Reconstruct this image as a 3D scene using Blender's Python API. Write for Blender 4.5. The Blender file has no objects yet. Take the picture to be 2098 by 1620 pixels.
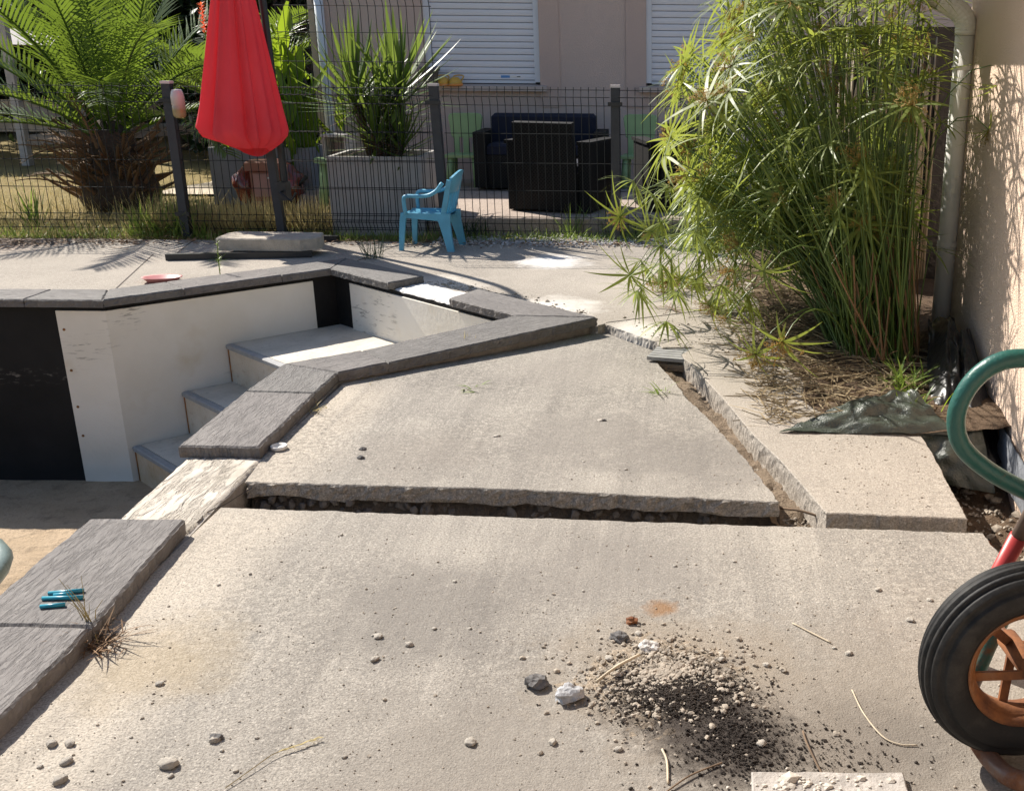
import bpy, math, random
from mathutils import Vector, Matrix, Euler, noise
R = math.radians
rnd = random.Random(7)
D = bpy.data
S = bpy.context.scene
COL = S.collection

# ------------------------------------------------------------------ camera
F, CX, CY, YH, CH = 2117.0, 1400.0, 810.0, 130.0, 1.27
PITCH = math.atan((CY - YH) / F)
ROLL = math.atan(0.009)
fw = Vector((0, math.cos(PITCH), -math.sin(PITCH)))
u0 = Vector((0, math.sin(PITCH), math.cos(PITCH)))
r0 = Vector((1, 0, 0))
rt = r0 * math.cos(ROLL) + u0 * math.sin(ROLL)
up = u0 * math.cos(ROLL) - r0 * math.sin(ROLL)
cd = D.cameras.new('camera')
cam = D.objects.new('camera', cd)
COL.objects.link(cam)
m = Matrix((rt, up, -fw)).transposed().to_4x4()
m.translation = (0, 0, CH)
cam.matrix_world = m
cd.sensor_width = 36
cd.lens = F / 2098 * 36
cd.shift_x = -(CX - 1049) / 2098
cd.clip_start = 0.05
cd.clip_end = 500
S.camera = cam

# ------------------------------------------------------------------ light
SUN_EL = 41.5
SD = Vector((-0.773, 0.634, 0)).normalized() * math.cos(R(SUN_EL)) + Vector((0, 0, math.sin(R(SUN_EL))))
w = D.worlds.new('World')
S.world = w
w.use_nodes = True
nt = w.node_tree
sky = nt.nodes.new('ShaderNodeTexSky')
sky.sky_type = 'NISHITA'
sky.sun_disc = False
sky.sun_elevation = R(SUN_EL)
sky.sun_rotation = R(360 - 50.6)
nt.links.new(sky.outputs[0], nt.nodes['Background'].inputs[0])
nt.nodes['Background'].inputs[1].default_value = 0.080
sl = D.lights.new('sun', 'SUN')
sl.energy = 5.0
sl.angle = R(0.5)
sl.color = (1.0, 0.94, 0.85)
so = D.objects.new('sun', sl)
COL.objects.link(so)
so.rotation_euler = (-SD).to_track_quat('-Z', 'Y').to_euler()
so.location = SD * 30
vs = S.view_settings
vs.view_transform = 'Standard'
vs.look = 'None'
vs.exposure = 0.80
vs.gamma = 1
vs.use_curve_mapping = False

# ------------------------------------------------------------------ mesh helpers
class MB:
    def __init__(s):
        s.v = []; s.f = []
    def quad(s, a, b, c, d):
        n = len(s.v); s.v += [a, b, c, d]; s.f.append((n, n+1, n+2, n+3))
    def box(s, c, size, rz=0.0, mat=None):
        M = mat if mat is not None else Matrix.Translation(c) @ Matrix.Rotation(rz, 4, 'Z')
        x, y, z = [k / 2 for k in size]
        n = len(s.v)
        for p in ((-x,-y,-z),(x,-y,-z),(x,y,-z),(-x,y,-z),(-x,-y,z),(x,-y,z),(x,y,z),(-x,y,z)):
            s.v.append(M @ Vector(p))
        for f in ((3,2,1,0),(4,5,6,7),(0,1,5,4),(1,2,6,5),(2,3,7,6),(3,0,4,7)):
            s.f.append(tuple(n+i for i in f))
    def bar(s, a, b, wd, th, upv=(0,0,1)):
        a = Vector(a); b = Vector(b); d = (b-a); L = d.length; d.normalize()
        u = Vector(upv); x = d.cross(u)
        if x.length < 1e-4: x = d.cross(Vector((1,0,0)))
        x.normalize(); z = x.cross(d)
        M = Matrix((x, d, z)).transposed().to_4x4(); M.translation = (a+b)/2
        s.box(None, (wd, L, th), mat=M)
    def tube(s, path, r, n=8, cap=True):
        path = [Vector(p) for p in path]
        rr = r if isinstance(r, (list, tuple)) else [r]*len(path)
        t0 = (path[1]-path[0]).normalized()
        ref = Vector((0,0,1)) if abs(t0.z) < .9 else Vector((1,0,0))
        x = t0.cross(ref).normalized()
        st = len(s.v)
        for i, p in enumerate(path):
            if i == 0: t = path[1]-path[0]
            elif i == len(path)-1: t = path[-1]-path[-2]
            else: t = path[i+1]-path[i-1]
            t.normalize()
            x = (x - t*x.dot(t)).normalized()
            y = t.cross(x)
            for k in range(n):
                a = 2*math.pi*k/n
                s.v.append(p + (x*math.cos(a)+y*math.sin(a))*rr[i])
        for i in range(len(path)-1):
            for k in range(n):
                a = st+i*n+k; b = st+i*n+(k+1) % n
                s.f.append((a, b, b+n, a+n))
        if cap:
            s.f.append(tuple(st+k for k in reversed(range(n))))
            e = st+(len(path)-1)*n
            s.f.append(tuple(e+k for k in range(n)))
    def prism(s, poly, z0, z1, cham=0.0, rj=0.0):
        """poly CCW; z0,z1 numbers or functions of (x,y)"""
        f0 = z0 if callable(z0) else (lambda x, y: z0)
        f1 = z1 if callable(z1) else (lambda x, y: z1)
        n = len(poly); st = len(s.v)
        for x, y in poly: s.v.append(Vector((x, y, f0(x, y))))
        rings = [st]
        if rj:
            nin = inset(poly, 1.0)
            for fr in (.22, .45, .68, .86):
                rg = len(s.v)
                for (x, y), (xi, yi) in zip(poly, nin):
                    z = f0(x, y)*(1-fr)+f1(x, y)*fr; p = Vector((x*30, y*30, z*38))
                    k = rj*(noise.noise(p)*.9+noise.noise(p*2.6)*.8+.5*(1-fr)*noise.noise(p*.4))
                    s.v.append(Vector((x+(xi-x)*k, y+(yi-y)*k, z)))
                rings.append(rg)
        if cham > 0:
            st2 = len(s.v)
            for x, y in poly: s.v.append(Vector((x, y, f1(x, y)-cham)))
            rings.append(st2)
            c = inset(poly, cham)
        else:
            c = poly
        st3 = len(s.v)
        for x, y in c: s.v.append(Vector((x, y, f1(x, y))))
        rings.append(st3)
        for a, b in zip(rings[:-1], rings[1:]):
            for i in range(n):
                j = (i+1) % n
                s.f.append((a+i, a+j, b+j, b+i))
        s.f.append(tuple(st+i for i in reversed(range(n))))
        s.f.append(tuple(st3+i for i in range(n)))
    def lathe(s, prof, n=24, M=None, closed=False):
        """prof: list of (r,z) turned about z"""
        M = M or Matrix.Identity(4)
        st = len(s.v); k = len(prof)
        for i in range(n):
            a = 2*math.pi*i/n
            for r, z in prof:
                s.v.append(M @ Vector((r*math.cos(a), r*math.sin(a), z)))
        for i in range(n):
            j = (i+1) % n
            for q in range(k if closed else k-1):
                q2 = (q+1) % k
                s.f.append((st+i*k+q, st+j*k+q, st+j*k+q2, st+i*k+q2))
    def grid(s, nx, ny, fn):
        st = len(s.v)
        for j in range(ny+1):
            for i in range(nx+1):
                s.v.append(Vector(fn(i/nx, j/ny)))
        for j in range(ny):
            for i in range(nx):
                a = st+j*(nx+1)+i
                s.f.append((a, a+1, a+nx+2, a+nx+1))
    def blade(s, p, d, L, wd, droop=0.3, seg=4, side=None, fold=0.0, shape=None):
        """a leaf strip from p along d, bending down by droop"""
        p = Vector(p); d = Vector(d).normalized()
        sd = Vector(side) if side is not None else d.cross(Vector((0,0,1)))
        if sd.length < 1e-3: sd = Vector((1,0,0))
        sd.normalize()
        st = len(s.v); q = p.copy(); cur = d.copy()
        for i in range(seg+1):
            t = i/seg
            wq = wd*(shape(t) if shape else (0.55+1.2*t-1.75*t*t+0.02))
            nrm = sd.cross(cur)
            if fold:
                s.v += [q-sd*wq/2+nrm*fold*wq, q.copy(), q+sd*wq/2+nrm*fold*wq]
            else:
                s.v += [q-sd*wq/2, q+sd*wq/2]
            cur = (cur + Vector((0,0,-1))*droop/seg).normalized()
            q = q + cur*L/seg
        k = 3 if fold else 2
        for i in range(seg):
            for c in range(k-1):
                a = st+i*k+c
                s.f.append((a, a+1, a+1+k, a+k))
    def rock(s, c, r, sd=0, sub=1, sq=(1,1,.7), rough=.25, rz=0.0):
        vv, ff = ICO[sub]
        n = len(s.v); c = Vector(c)
        off = Vector((sd*3.17, sd*1.31, sd*7.7))
        cz, sz = math.cos(rz), math.sin(rz)
        for p in vv:
            k = 1+rough*noise.noise(p*1.5+off)*1.6+rough*.5*noise.noise(p*3.5+off)
            x, y, z = p.x*k*sq[0]*r, p.y*k*sq[1]*r, p.z*k*sq[2]*r
            s.v.append(c+Vector((x*cz-y*sz, x*sz+y*cz, z)))
        for f in ff: s.f.append(tuple(n+i for i in f))
    def mesh(s, name, mat, smooth=False):
        me = D.meshes.new(name)
        me.from_pydata([tuple(v) for v in s.v], [], s.f)
        if smooth:
            me.polygons.foreach_set('use_smooth', [True]*len(me.polygons))
        if mat: me.materials.append(mat)
        me.update()
        return me
    def build(s, name, mat, parent=None, smooth=False):
        return link(name, s.mesh(name, mat, smooth), parent)

def _ico():
    t = (1+5**.5)/2
    v = [Vector(p).normalized() for p in ((-1,t,0),(1,t,0),(-1,-t,0),(1,-t,0),(0,-1,t),(0,1,t),(0,-1,-t),(0,1,-t),(t,0,-1),(t,0,1),(-t,0,-1),(-t,0,1))]
    f = [(0,11,5),(0,5,1),(0,1,7),(0,7,10),(0,10,11),(1,5,9),(5,11,4),(11,10,2),(10,7,6),(7,1,8),(3,9,4),(3,4,2),(3,2,6),(3,6,8),(3,8,9),(4,9,5),(2,4,11),(6,2,10),(8,6,7),(9,8,1)]
    out = [(v, f)]
    for _ in range(2):
        v = list(v); nf = []; cache = {}
        def mid(a, b):
            k = (min(a,b), max(a,b))
            if k not in cache:
                v.append(((v[a]+v[b])/2).normalized()); cache[k] = len(v)-1
            return cache[k]
        for a, b, c in f:
            x, y, z = mid(a,b), mid(b,c), mid(c,a)
            nf += [(a,x,z),(b,y,x),(c,z,y),(x,y,z)]
        f = nf; out.append((v, f))
    return out
ICO = _ico()

def inset(poly, d):
    n = len(poly); out = []
    for i in range(n):
        p = Vector(poly[i-1]); q = Vector(poly[i]); r = Vector(poly[(i+1) % n])
        a = (q-p); b = (r-q)
        if a.length < 1e-9 or b.length < 1e-9: out.append(tuple(q)); continue
        a.normalize(); b.normalize()
        na = Vector((-a.y, a.x)); nb = Vector((-b.y, b.x))
        k = na+nb
        k = k/max(.35, k.length_squared)*2 if k.length > .1 else na
        out.append(tuple(q+k*d))
    return out

def jag(poly, step=.03, amp=.003, seed=0, edges=None, calm=.0006):
    """subdivide polygon edges and roughen them; edges = set of edge indexes that are broken"""
    out = []; n = len(poly)
    for i in range(n):
        a = Vector(poly[i]); b = Vector(poly[(i+1) % n]); L = (b-a).length
        if L > 6: out.append(tuple(a)); continue
        k = max(1, int(L/step)); nn = Vector((-(b-a).y, (b-a).x)).normalized()
        am = amp if (edges is None or i in edges) else calm
        for j in range(k):
            p = a.lerp(b, j/k)
            if j: p = p + nn*am*(noise.noise(Vector((p.x*17+seed, p.y*17, seed)))*1.5+noise.noise(Vector((p.x*60+seed, p.y*60, seed))))
            out.append((p.x, p.y))
    return out

def link(name, data, parent=None):
    o = D.objects.new(name, data); COL.objects.link(o)
    if parent: o.parent = parent
    return o
def tag(o, label=None, cat=None, group=None, kind=None):
    if label: o['label'] = label
    if cat: o['category'] = cat
    if group: o['group'] = group
    if kind: o['kind'] = kind
    return o
def thing(name, label, cat, loc=(0,0,0), rz=0.0, group=None):
    o = link(name, None); o.location = loc; o.rotation_euler = (0,0,rz)
    o.empty_display_size = .05
    return tag(o, label, cat, group)
def bez(a, b, c, n=6):
    a, b, c = Vector(a), Vector(b), Vector(c)
    return [a*(1-t)**2+b*2*t*(1-t)+c*t*t for t in [i/n for i in range(n+1)]]
def catmull(pts, k=5):
    pts = [Vector(p) for p in pts]; P = [pts[0]*2-pts[1]]+pts+[pts[-1]*2-pts[-2]]
    out = []
    for i in range(1, len(P)-2):
        a, b, c, d = P[i-1], P[i], P[i+1], P[i+2]
        for j in range(k):
            t = j/k
            out.append(.5*((2*b)+(c-a)*t+(2*a-5*b+4*c-d)*t*t+(3*b-a-3*c+d)*t**3))
    out.append(pts[-1]); return out

# ------------------------------------------------------------------ materials
class N:
    def __init__(s, name):
        s.m = D.materials.new(name); s.m.use_nodes = True
        s.t = s.m.node_tree; s.b = s.t.nodes['Principled BSDF']
        s.tc = None
    def add(s, typ, **kw):
        n = s.t.nodes.new(typ)
        for k, v in kw.items(): setattr(n, k, v)
        return n
    def li(s, a, b): s.t.links.new(a, b)
    def co(s, scale=(1,1,1), rot=(0,0,0), loc=(0,0,0)):
        if not s.tc: s.tc = s.add('ShaderNodeTexCoord')
        mp = s.add('ShaderNodeMapping')
        mp.inputs['Scale'].default_value = scale; mp.inputs['Rotation'].default_value = rot; mp.inputs['Location'].default_value = loc
        s.li(s.tc.outputs['Object'], mp.inputs[0]); return mp.outputs[0]
    def noise(s, scale=5, detail=4, rough=.55, vec=None, dist=0.0):
        n = s.add('ShaderNodeTexNoise')
        n.inputs['Scale'].default_value = scale; n.inputs['Detail'].default_value = detail
        n.inputs['Roughness'].default_value = rough; n.inputs['Distortion'].default_value = dist
        s.li(vec if vec is not None else s.co(), n.inputs['Vector']); return n.outputs['Fac']
    def voro(s, scale=5, vec=None, feature='F1'):
        n = s.add('ShaderNodeTexVoronoi', feature=feature); n.inputs['Scale'].default_value = scale
        s.li(vec if vec is not None else s.co(), n.inputs['Vector']); return n
    def ramp(s, fac, stops):
        n = s.add('ShaderNodeValToRGB'); e = n.color_ramp.elements
        while len(e) < len(stops): e.new(.5)
        for k, (p, c) in zip(e, stops):
            k.position = p
            k.color = (c, c, c, 1) if not isinstance(c, (tuple, list)) else (*c, 1)
        s.li(fac, n.inputs[0]); return n.outputs[0]
    def mix(s, fac, a, b, mode='MIX'):
        n = s.add('ShaderNodeMix', data_type='RGBA', blend_type=mode)
        for ix, v in ((0, fac), (6, a), (7, b)):
            sock = n.inputs[ix]
            if isinstance(v, (int, float)): sock.default_value = v if ix == 0 else (v, v, v, 1)
            elif isinstance(v, tuple): sock.default_value = (*v, 1)
            else: s.li(v, sock)
        return n.outputs[2]
    def math(s, op, a, b=0.0):
        n = s.add('ShaderNodeMath', operation=op)
        for sock, v in ((n.inputs[0], a), (n.inputs[1], b)):
            if isinstance(v, (int, float)): sock.default_value = v
            else: s.li(v, sock)
        return n.outputs[0]
    def rand(s):
        return s.add('ShaderNodeObjectInfo').outputs['Random']
    def col(s, c):
        if isinstance(c, tuple): s.b.inputs['Base Color'].default_value = (*c, 1)
        else: s.li(c, s.b.inputs['Base Color'])
    def rough(s, v):
        if isinstance(v, (int, float)): s.b.inputs['Roughness'].default_value = v
        else: s.li(v, s.b.inputs['Roughness'])
    def spec(s, v): s.b.inputs['Specular IOR Level'].default_value = v
    def bump(s, h, dist=.01, strength=1.0):
        prev = s.b.inputs['Normal'].links[0].from_socket if s.b.inputs['Normal'].links else None
        n = s.add('ShaderNodeBump'); n.inputs['Strength'].default_value = strength; n.inputs['Distance'].default_value = dist
        s.li(h, n.inputs['Height'])
        if prev: s.li(prev, n.inputs['Normal'])
        s.li(n.outputs[0], s.b.inputs['Normal'])

def simple(name, c, rough=.6, var=.25, nscale=8, bump=0.0, bscale=60, metal=0.0, spec=.5, objvar=0.0):
    n = N(name)
    d = tuple(k*(1-var) for k in c)
    cc = n.mix(n.ramp(n.noise(nscale, 5), [(.35, 0.0), (.7, 1.0)]), d, c) if var else c
    if objvar:
        cc = n.mix(n.math('MULTIPLY', n.rand(), objvar), cc, tuple(k*.45 for k in c))
    n.col(cc); n.rough(rough); n.spec(spec)
    n.b.inputs['Metallic'].default_value = metal
    if bump: n.bump(n.noise(bscale, 4), bump)
    return n.m

def leafmat(name, c1, c2, trans=.35, rough=.45, tcol=None, nscale=3.0, spec=.5):
    n = N(name)
    mixf = n.mix(.6, n.ramp(n.noise(nscale, 3), [(.3, 0.0), (.7, 1.0)]), n.rand())
    cc = n.mix(mixf, c1, c2)
    n.col(cc); n.rough(rough); n.spec(spec)
    t = n.add('ShaderNodeBsdfTranslucent')
    tc = n.mix(.5, cc, tcol or tuple(min(1, k*2.2) for k in c2)); n.li(tc, t.inputs[0])
    mx = n.add('ShaderNodeMixShader'); mx.inputs[0].default_value = trans
    n.li(n.b.outputs[0], mx.inputs[1]); n.li(t.outputs[0], mx.inputs[2])
    n.li(mx.outputs[0], n.t.nodes['Material Output'].inputs[0])
    return n.m

def concrete(name, c, dark, cream=None, stains=(), streak=True, chips=True):
    n = N(name)
    big = n.ramp(n.noise(1.1, 6, .62), [(.32, 0.0), (.68, 1.0)])
    cc = n.mix(big, dark, c)
    mid = n.ramp(n.noise(7, 5, .65), [(.3, 0.0), (.75, 1.0)])
    cc = n.mix(n.math('MULTIPLY', mid, .35), cc, tuple(min(.9, k*1.18) for k in c))
    g = n.add('ShaderNodeNewGeometry'); sp = n.add('ShaderNodeSeparateXYZ'); n.li(g.outputs['Position'], sp.inputs[0])
    if cream:
        x0, wd, ymax, colr = cream
        wob = n.math('MULTIPLY', n.math('SUBTRACT', n.noise(2.5, 4), .5), .22)
        dx = n.math('SUBTRACT', n.math('ADD', sp.outputs[0], wob), x0)
        mk = n.ramp(n.math('DIVIDE', dx, wd), [(0.0, 1.0), (.55, .75), (1.0, 0.0)])
        ym = n.ramp(n.math('SUBTRACT', ymax, sp.outputs[1]), [(0.0, 0.0), (.3, 1.0)])
        cc = n.mix(n.math('MULTIPLY', n.math('MULTIPLY', mk, ym), .8), cc, colr)
    if streak:
        st = n.noise(1.0, 3, .6, n.co((55, 1.6, 1)))
        cc = n.mix(n.math('MULTIPLY', n.ramp(st, [(.5, 0.0), (.72, 1.0)]), .30), cc, tuple(min(.9, k*1.35) for k in c))
        st2 = n.noise(1.0, 3, .6, n.co((9, .7, 1), loc=(3, 1, 0)))
        cc = n.mix(n.math('MULTIPLY', n.ramp(st2, [(.48, 0.0), (.70, 1.0)]), .45), cc, tuple(k*.82 for k in dark))
    if chips:
        sp1 = n.noise(46, 6, .75, n.co(loc=(9, 2, 1)))
        msk = n.ramp(n.noise(1.7, 5, .6, n.co((1.6, .8, 1), loc=(4, 8, 2))), [(.38, .10), (.66, 1.0)])
        cc = n.mix(n.math('MULTIPLY', n.math('MULTIPLY', n.ramp(sp1, [(.44, 1.0), (.56, 0.0)]), msk), .5), cc, tuple(k*.50 for k in dark))
        cc = n.mix(n.math('MULTIPLY', n.ramp(sp1, [(.56, 0.0), (.70, 1.0)]), .22), cc, tuple(min(.9, k*1.35) for k in c))
        gr_ = n.noise(170, 3, .7, n.co(loc=(1, 7, 3)))
        cc = n.mix(n.math('MULTIPLY', n.ramp(gr_, [(.38, 1.0), (.52, 0.0)]), .55), cc, tuple(k*.45 for k in dark))
        cc = n.mix(n.math('MULTIPLY', n.ramp(gr_, [(.55, 0.0), (.70, 1.0)]), .35), cc, tuple(min(.9, k*1.5) for k in c))
        v = n.noise(120, 2, .5)
        cc = n.mix(n.math('MULTIPLY', n.ramp(v, [(.63, 0.0), (.68, 1.0)]), .6), cc, (.58, .53, .46))
        v2 = n.noise(130, 3, .6, n.co(loc=(5, 5, 5)))
        cc = n.mix(n.math('MULTIPLY', n.ramp(v2, [(.60, 0.0), (.68, 1.0)]), .45), cc, (.11, .10, .09))
    for (sx, sy, r, colr, amt, ns) in stains:
        vd = n.add('ShaderNodeVectorMath', operation='DISTANCE')
        n.li(g.outputs['Position'], vd.inputs[0]); vd.inputs[1].default_value = (sx, sy, 0)
        dd = n.math('ADD', n.math('DIVIDE', vd.outputs['Value'], r), n.math('MULTIPLY', n.math('SUBTRACT', n.noise(ns, 6, .7), .5), 1.5))
        mk = n.ramp(dd, [(.35, 1.0), (1.0, 0.0)])
        cc = n.mix(n.math('MULTIPLY', mk, amt), cc, colr)
    n.col(cc); n.rough(.93); n.spec(.25)
    n.bump(n.noise(210, 3, .7), .0032)
    n.bump(n.noise(32, 6, .65), .0040, .8)
    return n.m

C_SLAB = (.400, .364, .314)
C_DARK = (.245, .223, .198)
M = {}
M['slab_near'] = concrete('slab_near', C_SLAB, C_DARK, (-1.40, .38, 3.05, (.62, .54, .44)),
    [(-.62, 2.24, .34, (.165, .15, .135), .6, 9), (-.2, 2.45, .35, (.21, .19, .17), .5, 8), (-.35, 1.62, .42, (.225, .20, .172), .65, 7), (.70, 2.0, .45, (.32, .27, .22), .4, 6), (-1.15, 2.0, .22, (.36, .28, .17), .45, 6), (.3, 1.80, .48, (.25,.215,.175), .7, 8), (-.03, 1.98, .32, (.27, .22, .165), .7, 7), (.25, 1.64, .34, (.16, .135, .11), .6, 18), (.45, 1.74, .18, (.15, .13, .11), .5, 22), (-.01, 1.88, .19, (.035, .028, .024), .96, 34), (.10, 1.72, .18, (.045, .036, .03), .95, 38), (.05, 1.80, .15, (.05, .04, .034), .8, 34), (-.05, 2.25, .050, (.24, .115, .035), .7, 30)])
M['slab_mid'] = concrete('slab_mid', C_SLAB, C_DARK, (-1.42, .30, 4.25, (.60, .52, .42)),
    [(.05, 3.30, .38, (.165, .15, .135), .55, 8), (-.35, 3.45, .40, (.20, .18, .16), .5, 8), (-.9, 3.3, .3, (.24, .21, .18), .4, 8), (-.5, 4.4, .4, (.28,.25,.22), .4, 6)])
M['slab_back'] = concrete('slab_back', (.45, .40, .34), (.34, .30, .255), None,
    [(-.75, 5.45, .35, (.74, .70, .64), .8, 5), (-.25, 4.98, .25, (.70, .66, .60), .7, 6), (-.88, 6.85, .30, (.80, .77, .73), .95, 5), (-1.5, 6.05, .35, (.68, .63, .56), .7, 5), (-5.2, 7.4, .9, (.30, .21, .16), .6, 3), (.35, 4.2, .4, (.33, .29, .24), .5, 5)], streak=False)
M['broken'] = simple('broken_concrete', (.44, .40, .36), .95, .35, 25, .005, 90, spec=.2)
M['cut'] = simple('sawn_concrete', (.62, .59, .55), .9, .2, 18, .004, 60, spec=.2)

def stonemat():
    n = N('coping_stone')
    va = n.add('ShaderNodeVectorMath', operation='ADD'); sc_ = n.add('ShaderNodeVectorMath', operation='SCALE')
    sc_.inputs[0].default_value = (37, 91, 53); n.li(n.rand(), sc_.inputs['Scale']); n.li(n.co((15, 78, 12)), va.inputs[0]); n.li(sc_.outputs[0], va.inputs[1])
    g = n.noise(1.0, 5, .65, va.outputs[0], .9)
    lines = n.ramp(g, [(.36, 0.0), (.50, .75), (.66, 1.0)])
    cc = n.mix(n.ramp(n.noise(4, 5, .6), [(.3, 0.0), (.7, 1.0)]), (.145, .130, .124), (.205, .186, .174))
    cc = n.mix(n.math('MULTIPLY', n.rand(), .4), cc, (.130, .132, .122))
    cc = n.mix(n.math('MULTIPLY', n.math('SUBTRACT', 1.0, lines), .35), cc, (.075, .068, .066))
    cc = n.mix(n.math('MULTIPLY', n.ramp(n.noise(60, 3), [(.60, 0.0), (.72, 1.0)]), .35), cc, (.30, .275, .25))
    n.col(cc); n.rough(.75); n.spec(.35)
    n.bump(lines, .0038, .8); n.bump(n.noise(1.0, 4, .6, n.co((4, 20, 6))), .006, .6); n.bump(n.noise(90, 4, .7), .0025, .7)
    return n.m
M['coping'] = stonemat()
def mortarmat():
    n = N('mortar_bed')
    g = n.noise(1.0, 5, .7, n.co((30, 4.5, 8), rot=(0,0,R(-16))), .5)
    ln = n.ramp(g, [(.40, 0.0), (.52, 1.0)])
    cc = n.mix(n.ramp(n.noise(5, 5), [(.3, 0.0), (.7, 1.0)]), (.46, .41, .34), (.66, .60, .52))
    cc = n.mix(n.math('MULTIPLY', n.math('SUBTRACT', 1.0, ln), .25), cc, (.32, .28, .23))
    n.col(cc); n.rough(.95); n.spec(.2)
    n.bump(ln, .010, .9); n.bump(n.noise(90, 4, .7), .003)
    return n.m
M['mortar'] = mortarmat()
M['mortar_white'] = simple('white_mortar', (.80, .77, .73), .95, .18, 14, .014, 35, spec=.2)
def panelmat():
    n = N('cream_panel')
    cc = n.mix(n.ramp(n.noise(2.2, 5), [(.35, 0.0), (.7, 1.0)]), (.74, .69, .60), (.83, .79, .72))
    sc = n.noise(1.0, 5, .7, n.co((9, 9, 60)))
    zone = n.ramp(n.noise(1.6, 3, .5, n.co(loc=(2.6, .4, 0))), [(.52, 0.0), (.64, 1.0)])
    cc = n.mix(n.math('MULTIPLY', n.math('MULTIPLY', n.ramp(sc, [(.56, 0.0), (.63, 1.0)]), zone), .7), cc, (.16, .14, .12))
    cc = n.mix(n.math('MULTIPLY', n.ramp(n.noise(3.5, 4, .5, n.co(loc=(7, 1, 3))), [(.6, 0.0), (.75, 1.0)]), .45), cc, (.58, .46, .28))
    n.col(cc); n.rough(.55); n.spec(.4); n.bump(n.noise(30, 3), .002)
    return n.m
M['panel'] = panelmat()
def linermat():
    n = N('black_liner')
    cc = n.mix(n.ramp(n.noise(3, 5), [(.3, 0.0), (.7, 1.0)]), (.009, .0085, .0085), (.018, .017, .017))
    g = n.add('ShaderNodeNewGeometry'); sp = n.add('ShaderNodeSeparateXYZ'); n.li(g.outputs['Position'], sp.inputs[0])
    band = n.ramp(n.math('ABSOLUTE', n.math('ADD', sp.outputs[2], .40)), [(0.0, 1.0), (.06, 0.0)])
    sc = n.ramp(n.noise(1.0, 6, .7, n.co((14, 14, 50))), [(.55, 0.0), (.66, 1.0)])
    cc = n.mix(n.math('MULTIPLY', n.math('MULTIPLY', band, sc), .6), cc, (.28, .25, .22))
    n.col(cc); n.rough(.7); n.spec(.25); n.bump(n.noise(14, 4), .006)
    return n.m
M['liner'] = linermat()
def treadmat(name, a, b, lo):
    n = N(name)
    cc = n.mix(n.ramp(n.noise(5, 6, .65), [(.3, 0.0), (.7, 1.0)]), a, b)
    cc = n.mix(n.math('MULTIPLY', n.ramp(n.noise(28, 4, .7), [(.56, 0.0), (.7, 1.0)]), .5), cc, lo)
    n.col(cc); n.rough(.85); n.bump(n.noise(45, 4), .004)
    return n.m
M['tread'] = treadmat('step_tread', (.50, .45, .37), (.66, .60, .51), (.26, .23, .19))
M['nosing'] = simple('step_nosing', (.36, .36, .36), .6, .2, 20, .002, 50)
M['riser'] = treadmat('step_riser', (.55, .47, .36), (.70, .63, .53), (.38, .24, .12))
M['riser_stained'] = treadmat('step_riser_stained', (.50, .34, .18), (.66, .54, .40), (.34, .17, .06))
M['rust_stain'] = simple('rust_run', (.42, .19, .06), .9, .5, 30)
def sandmat(name, a, b, dark, ds=.55, bump=.02):
    n = N(name)
    cc = n.mix(n.ramp(n.noise(2.5, 6, .65), [(.3, 0.0), (.7, 1.0)]), a, b)
    cc = n.mix(n.math('MULTIPLY', n.ramp(n.noise(9, 6, .75), [(.52, 0.0), (.68, 1.0)]), ds), cc, dark)
    cc = n.mix(n.math('MULTIPLY', n.ramp(n.noise(90, 3), [(.58, 0.0), (.68, 1.0)]), .4), cc, dark)
    n.col(cc); n.rough(.95); n.spec(.2)
    n.bump(n.noise(20, 6, .7), bump); n.bump(n.noise(120, 4, .7), bump*.3)
    return n.m
M['pool_floor'] = sandmat('pool_floor_silt', (.42, .31, .20), (.55, .42, .29), (.16, .12, .085))
M['soil'] = sandmat('dug_soil', (.15, .10, .068), (.25, .175, .115), (.075, .05, .035), .6, .05)
M['dirt'] = sandmat('dry_dirt', (.27, .20, .14), (.38, .295, .215), (.13, .10, .07), .5, .04)
M['rubble_bank'] = sandmat('rubble_bank', (.14, .115, .095), (.22, .185, .15), (.06, .05, .04), .6, .05)
M['black_dirt'] = sandmat('black_dirt', (.035, .028, .024), (.06, .048, .04), (.015, .012, .01), .5, .03)
M['lawn'] = sandmat('dry_lawn', (.33, .26, .11), (.44, .33, .15), (.16, .16, .05), .6, .05)
M['terrace'] = concrete('house_terrace', (.46, .37, .31), (.36, .29, .245), None, (), False)
M['path'] = simple('sandy_path', (.58, .49, .38), .95, .2, 4, .006, 60)

def stucco(name, c, d, bsc=130, bd=.010):
    n = N(name)
    cc = n.mix(n.ramp(n.noise(1.3, 5, .6), [(.3, 0.0), (.7, 1.0)]), d, c)
    n.col(cc); n.rough(.95); n.spec(.2)
    n.bump(n.noise(bsc, 3, .6), bd); return n.m
M['stucco'] = stucco('salmon_stucco', (.78, .60, .47), (.72, .545, .42))
M['house'] = stucco('house_render', (.60, .475, .42), (.54, .43, .375), 90, .006)
M['house_trim'] = stucco('house_render_band', (.57, .44, .38), (.52, .40, .35), 90, .004)
M['sill'] = stucco('window_sill', (.55, .46, .41), (.48, .40, .355), 60, .002)
M['shutter'] = simple('white_shutter', (.78, .78, .82), .45, .06, 3)
M['gap'] = simple('shutter_gap', (.06, .06, .075), .8, 0)
M['pvc'] = simple('cream_pvc', (.86, .83, .78), .4, .08, 4)
M['white_pvc'] = simple('white_pvc', (.72, .75, .80), .4, .06, 4)
M['roof'] = simple('roof_tile', (.36, .15, .09), .8, .4, 12, .01, 30)
M['fence'] = simple('anthracite_paint', (.038, .039, .044), .55, .25, 20, .001)
M['wire'] = simple('fence_wire', (.018, .020, .019), .7, 0, spec=.25)
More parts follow.
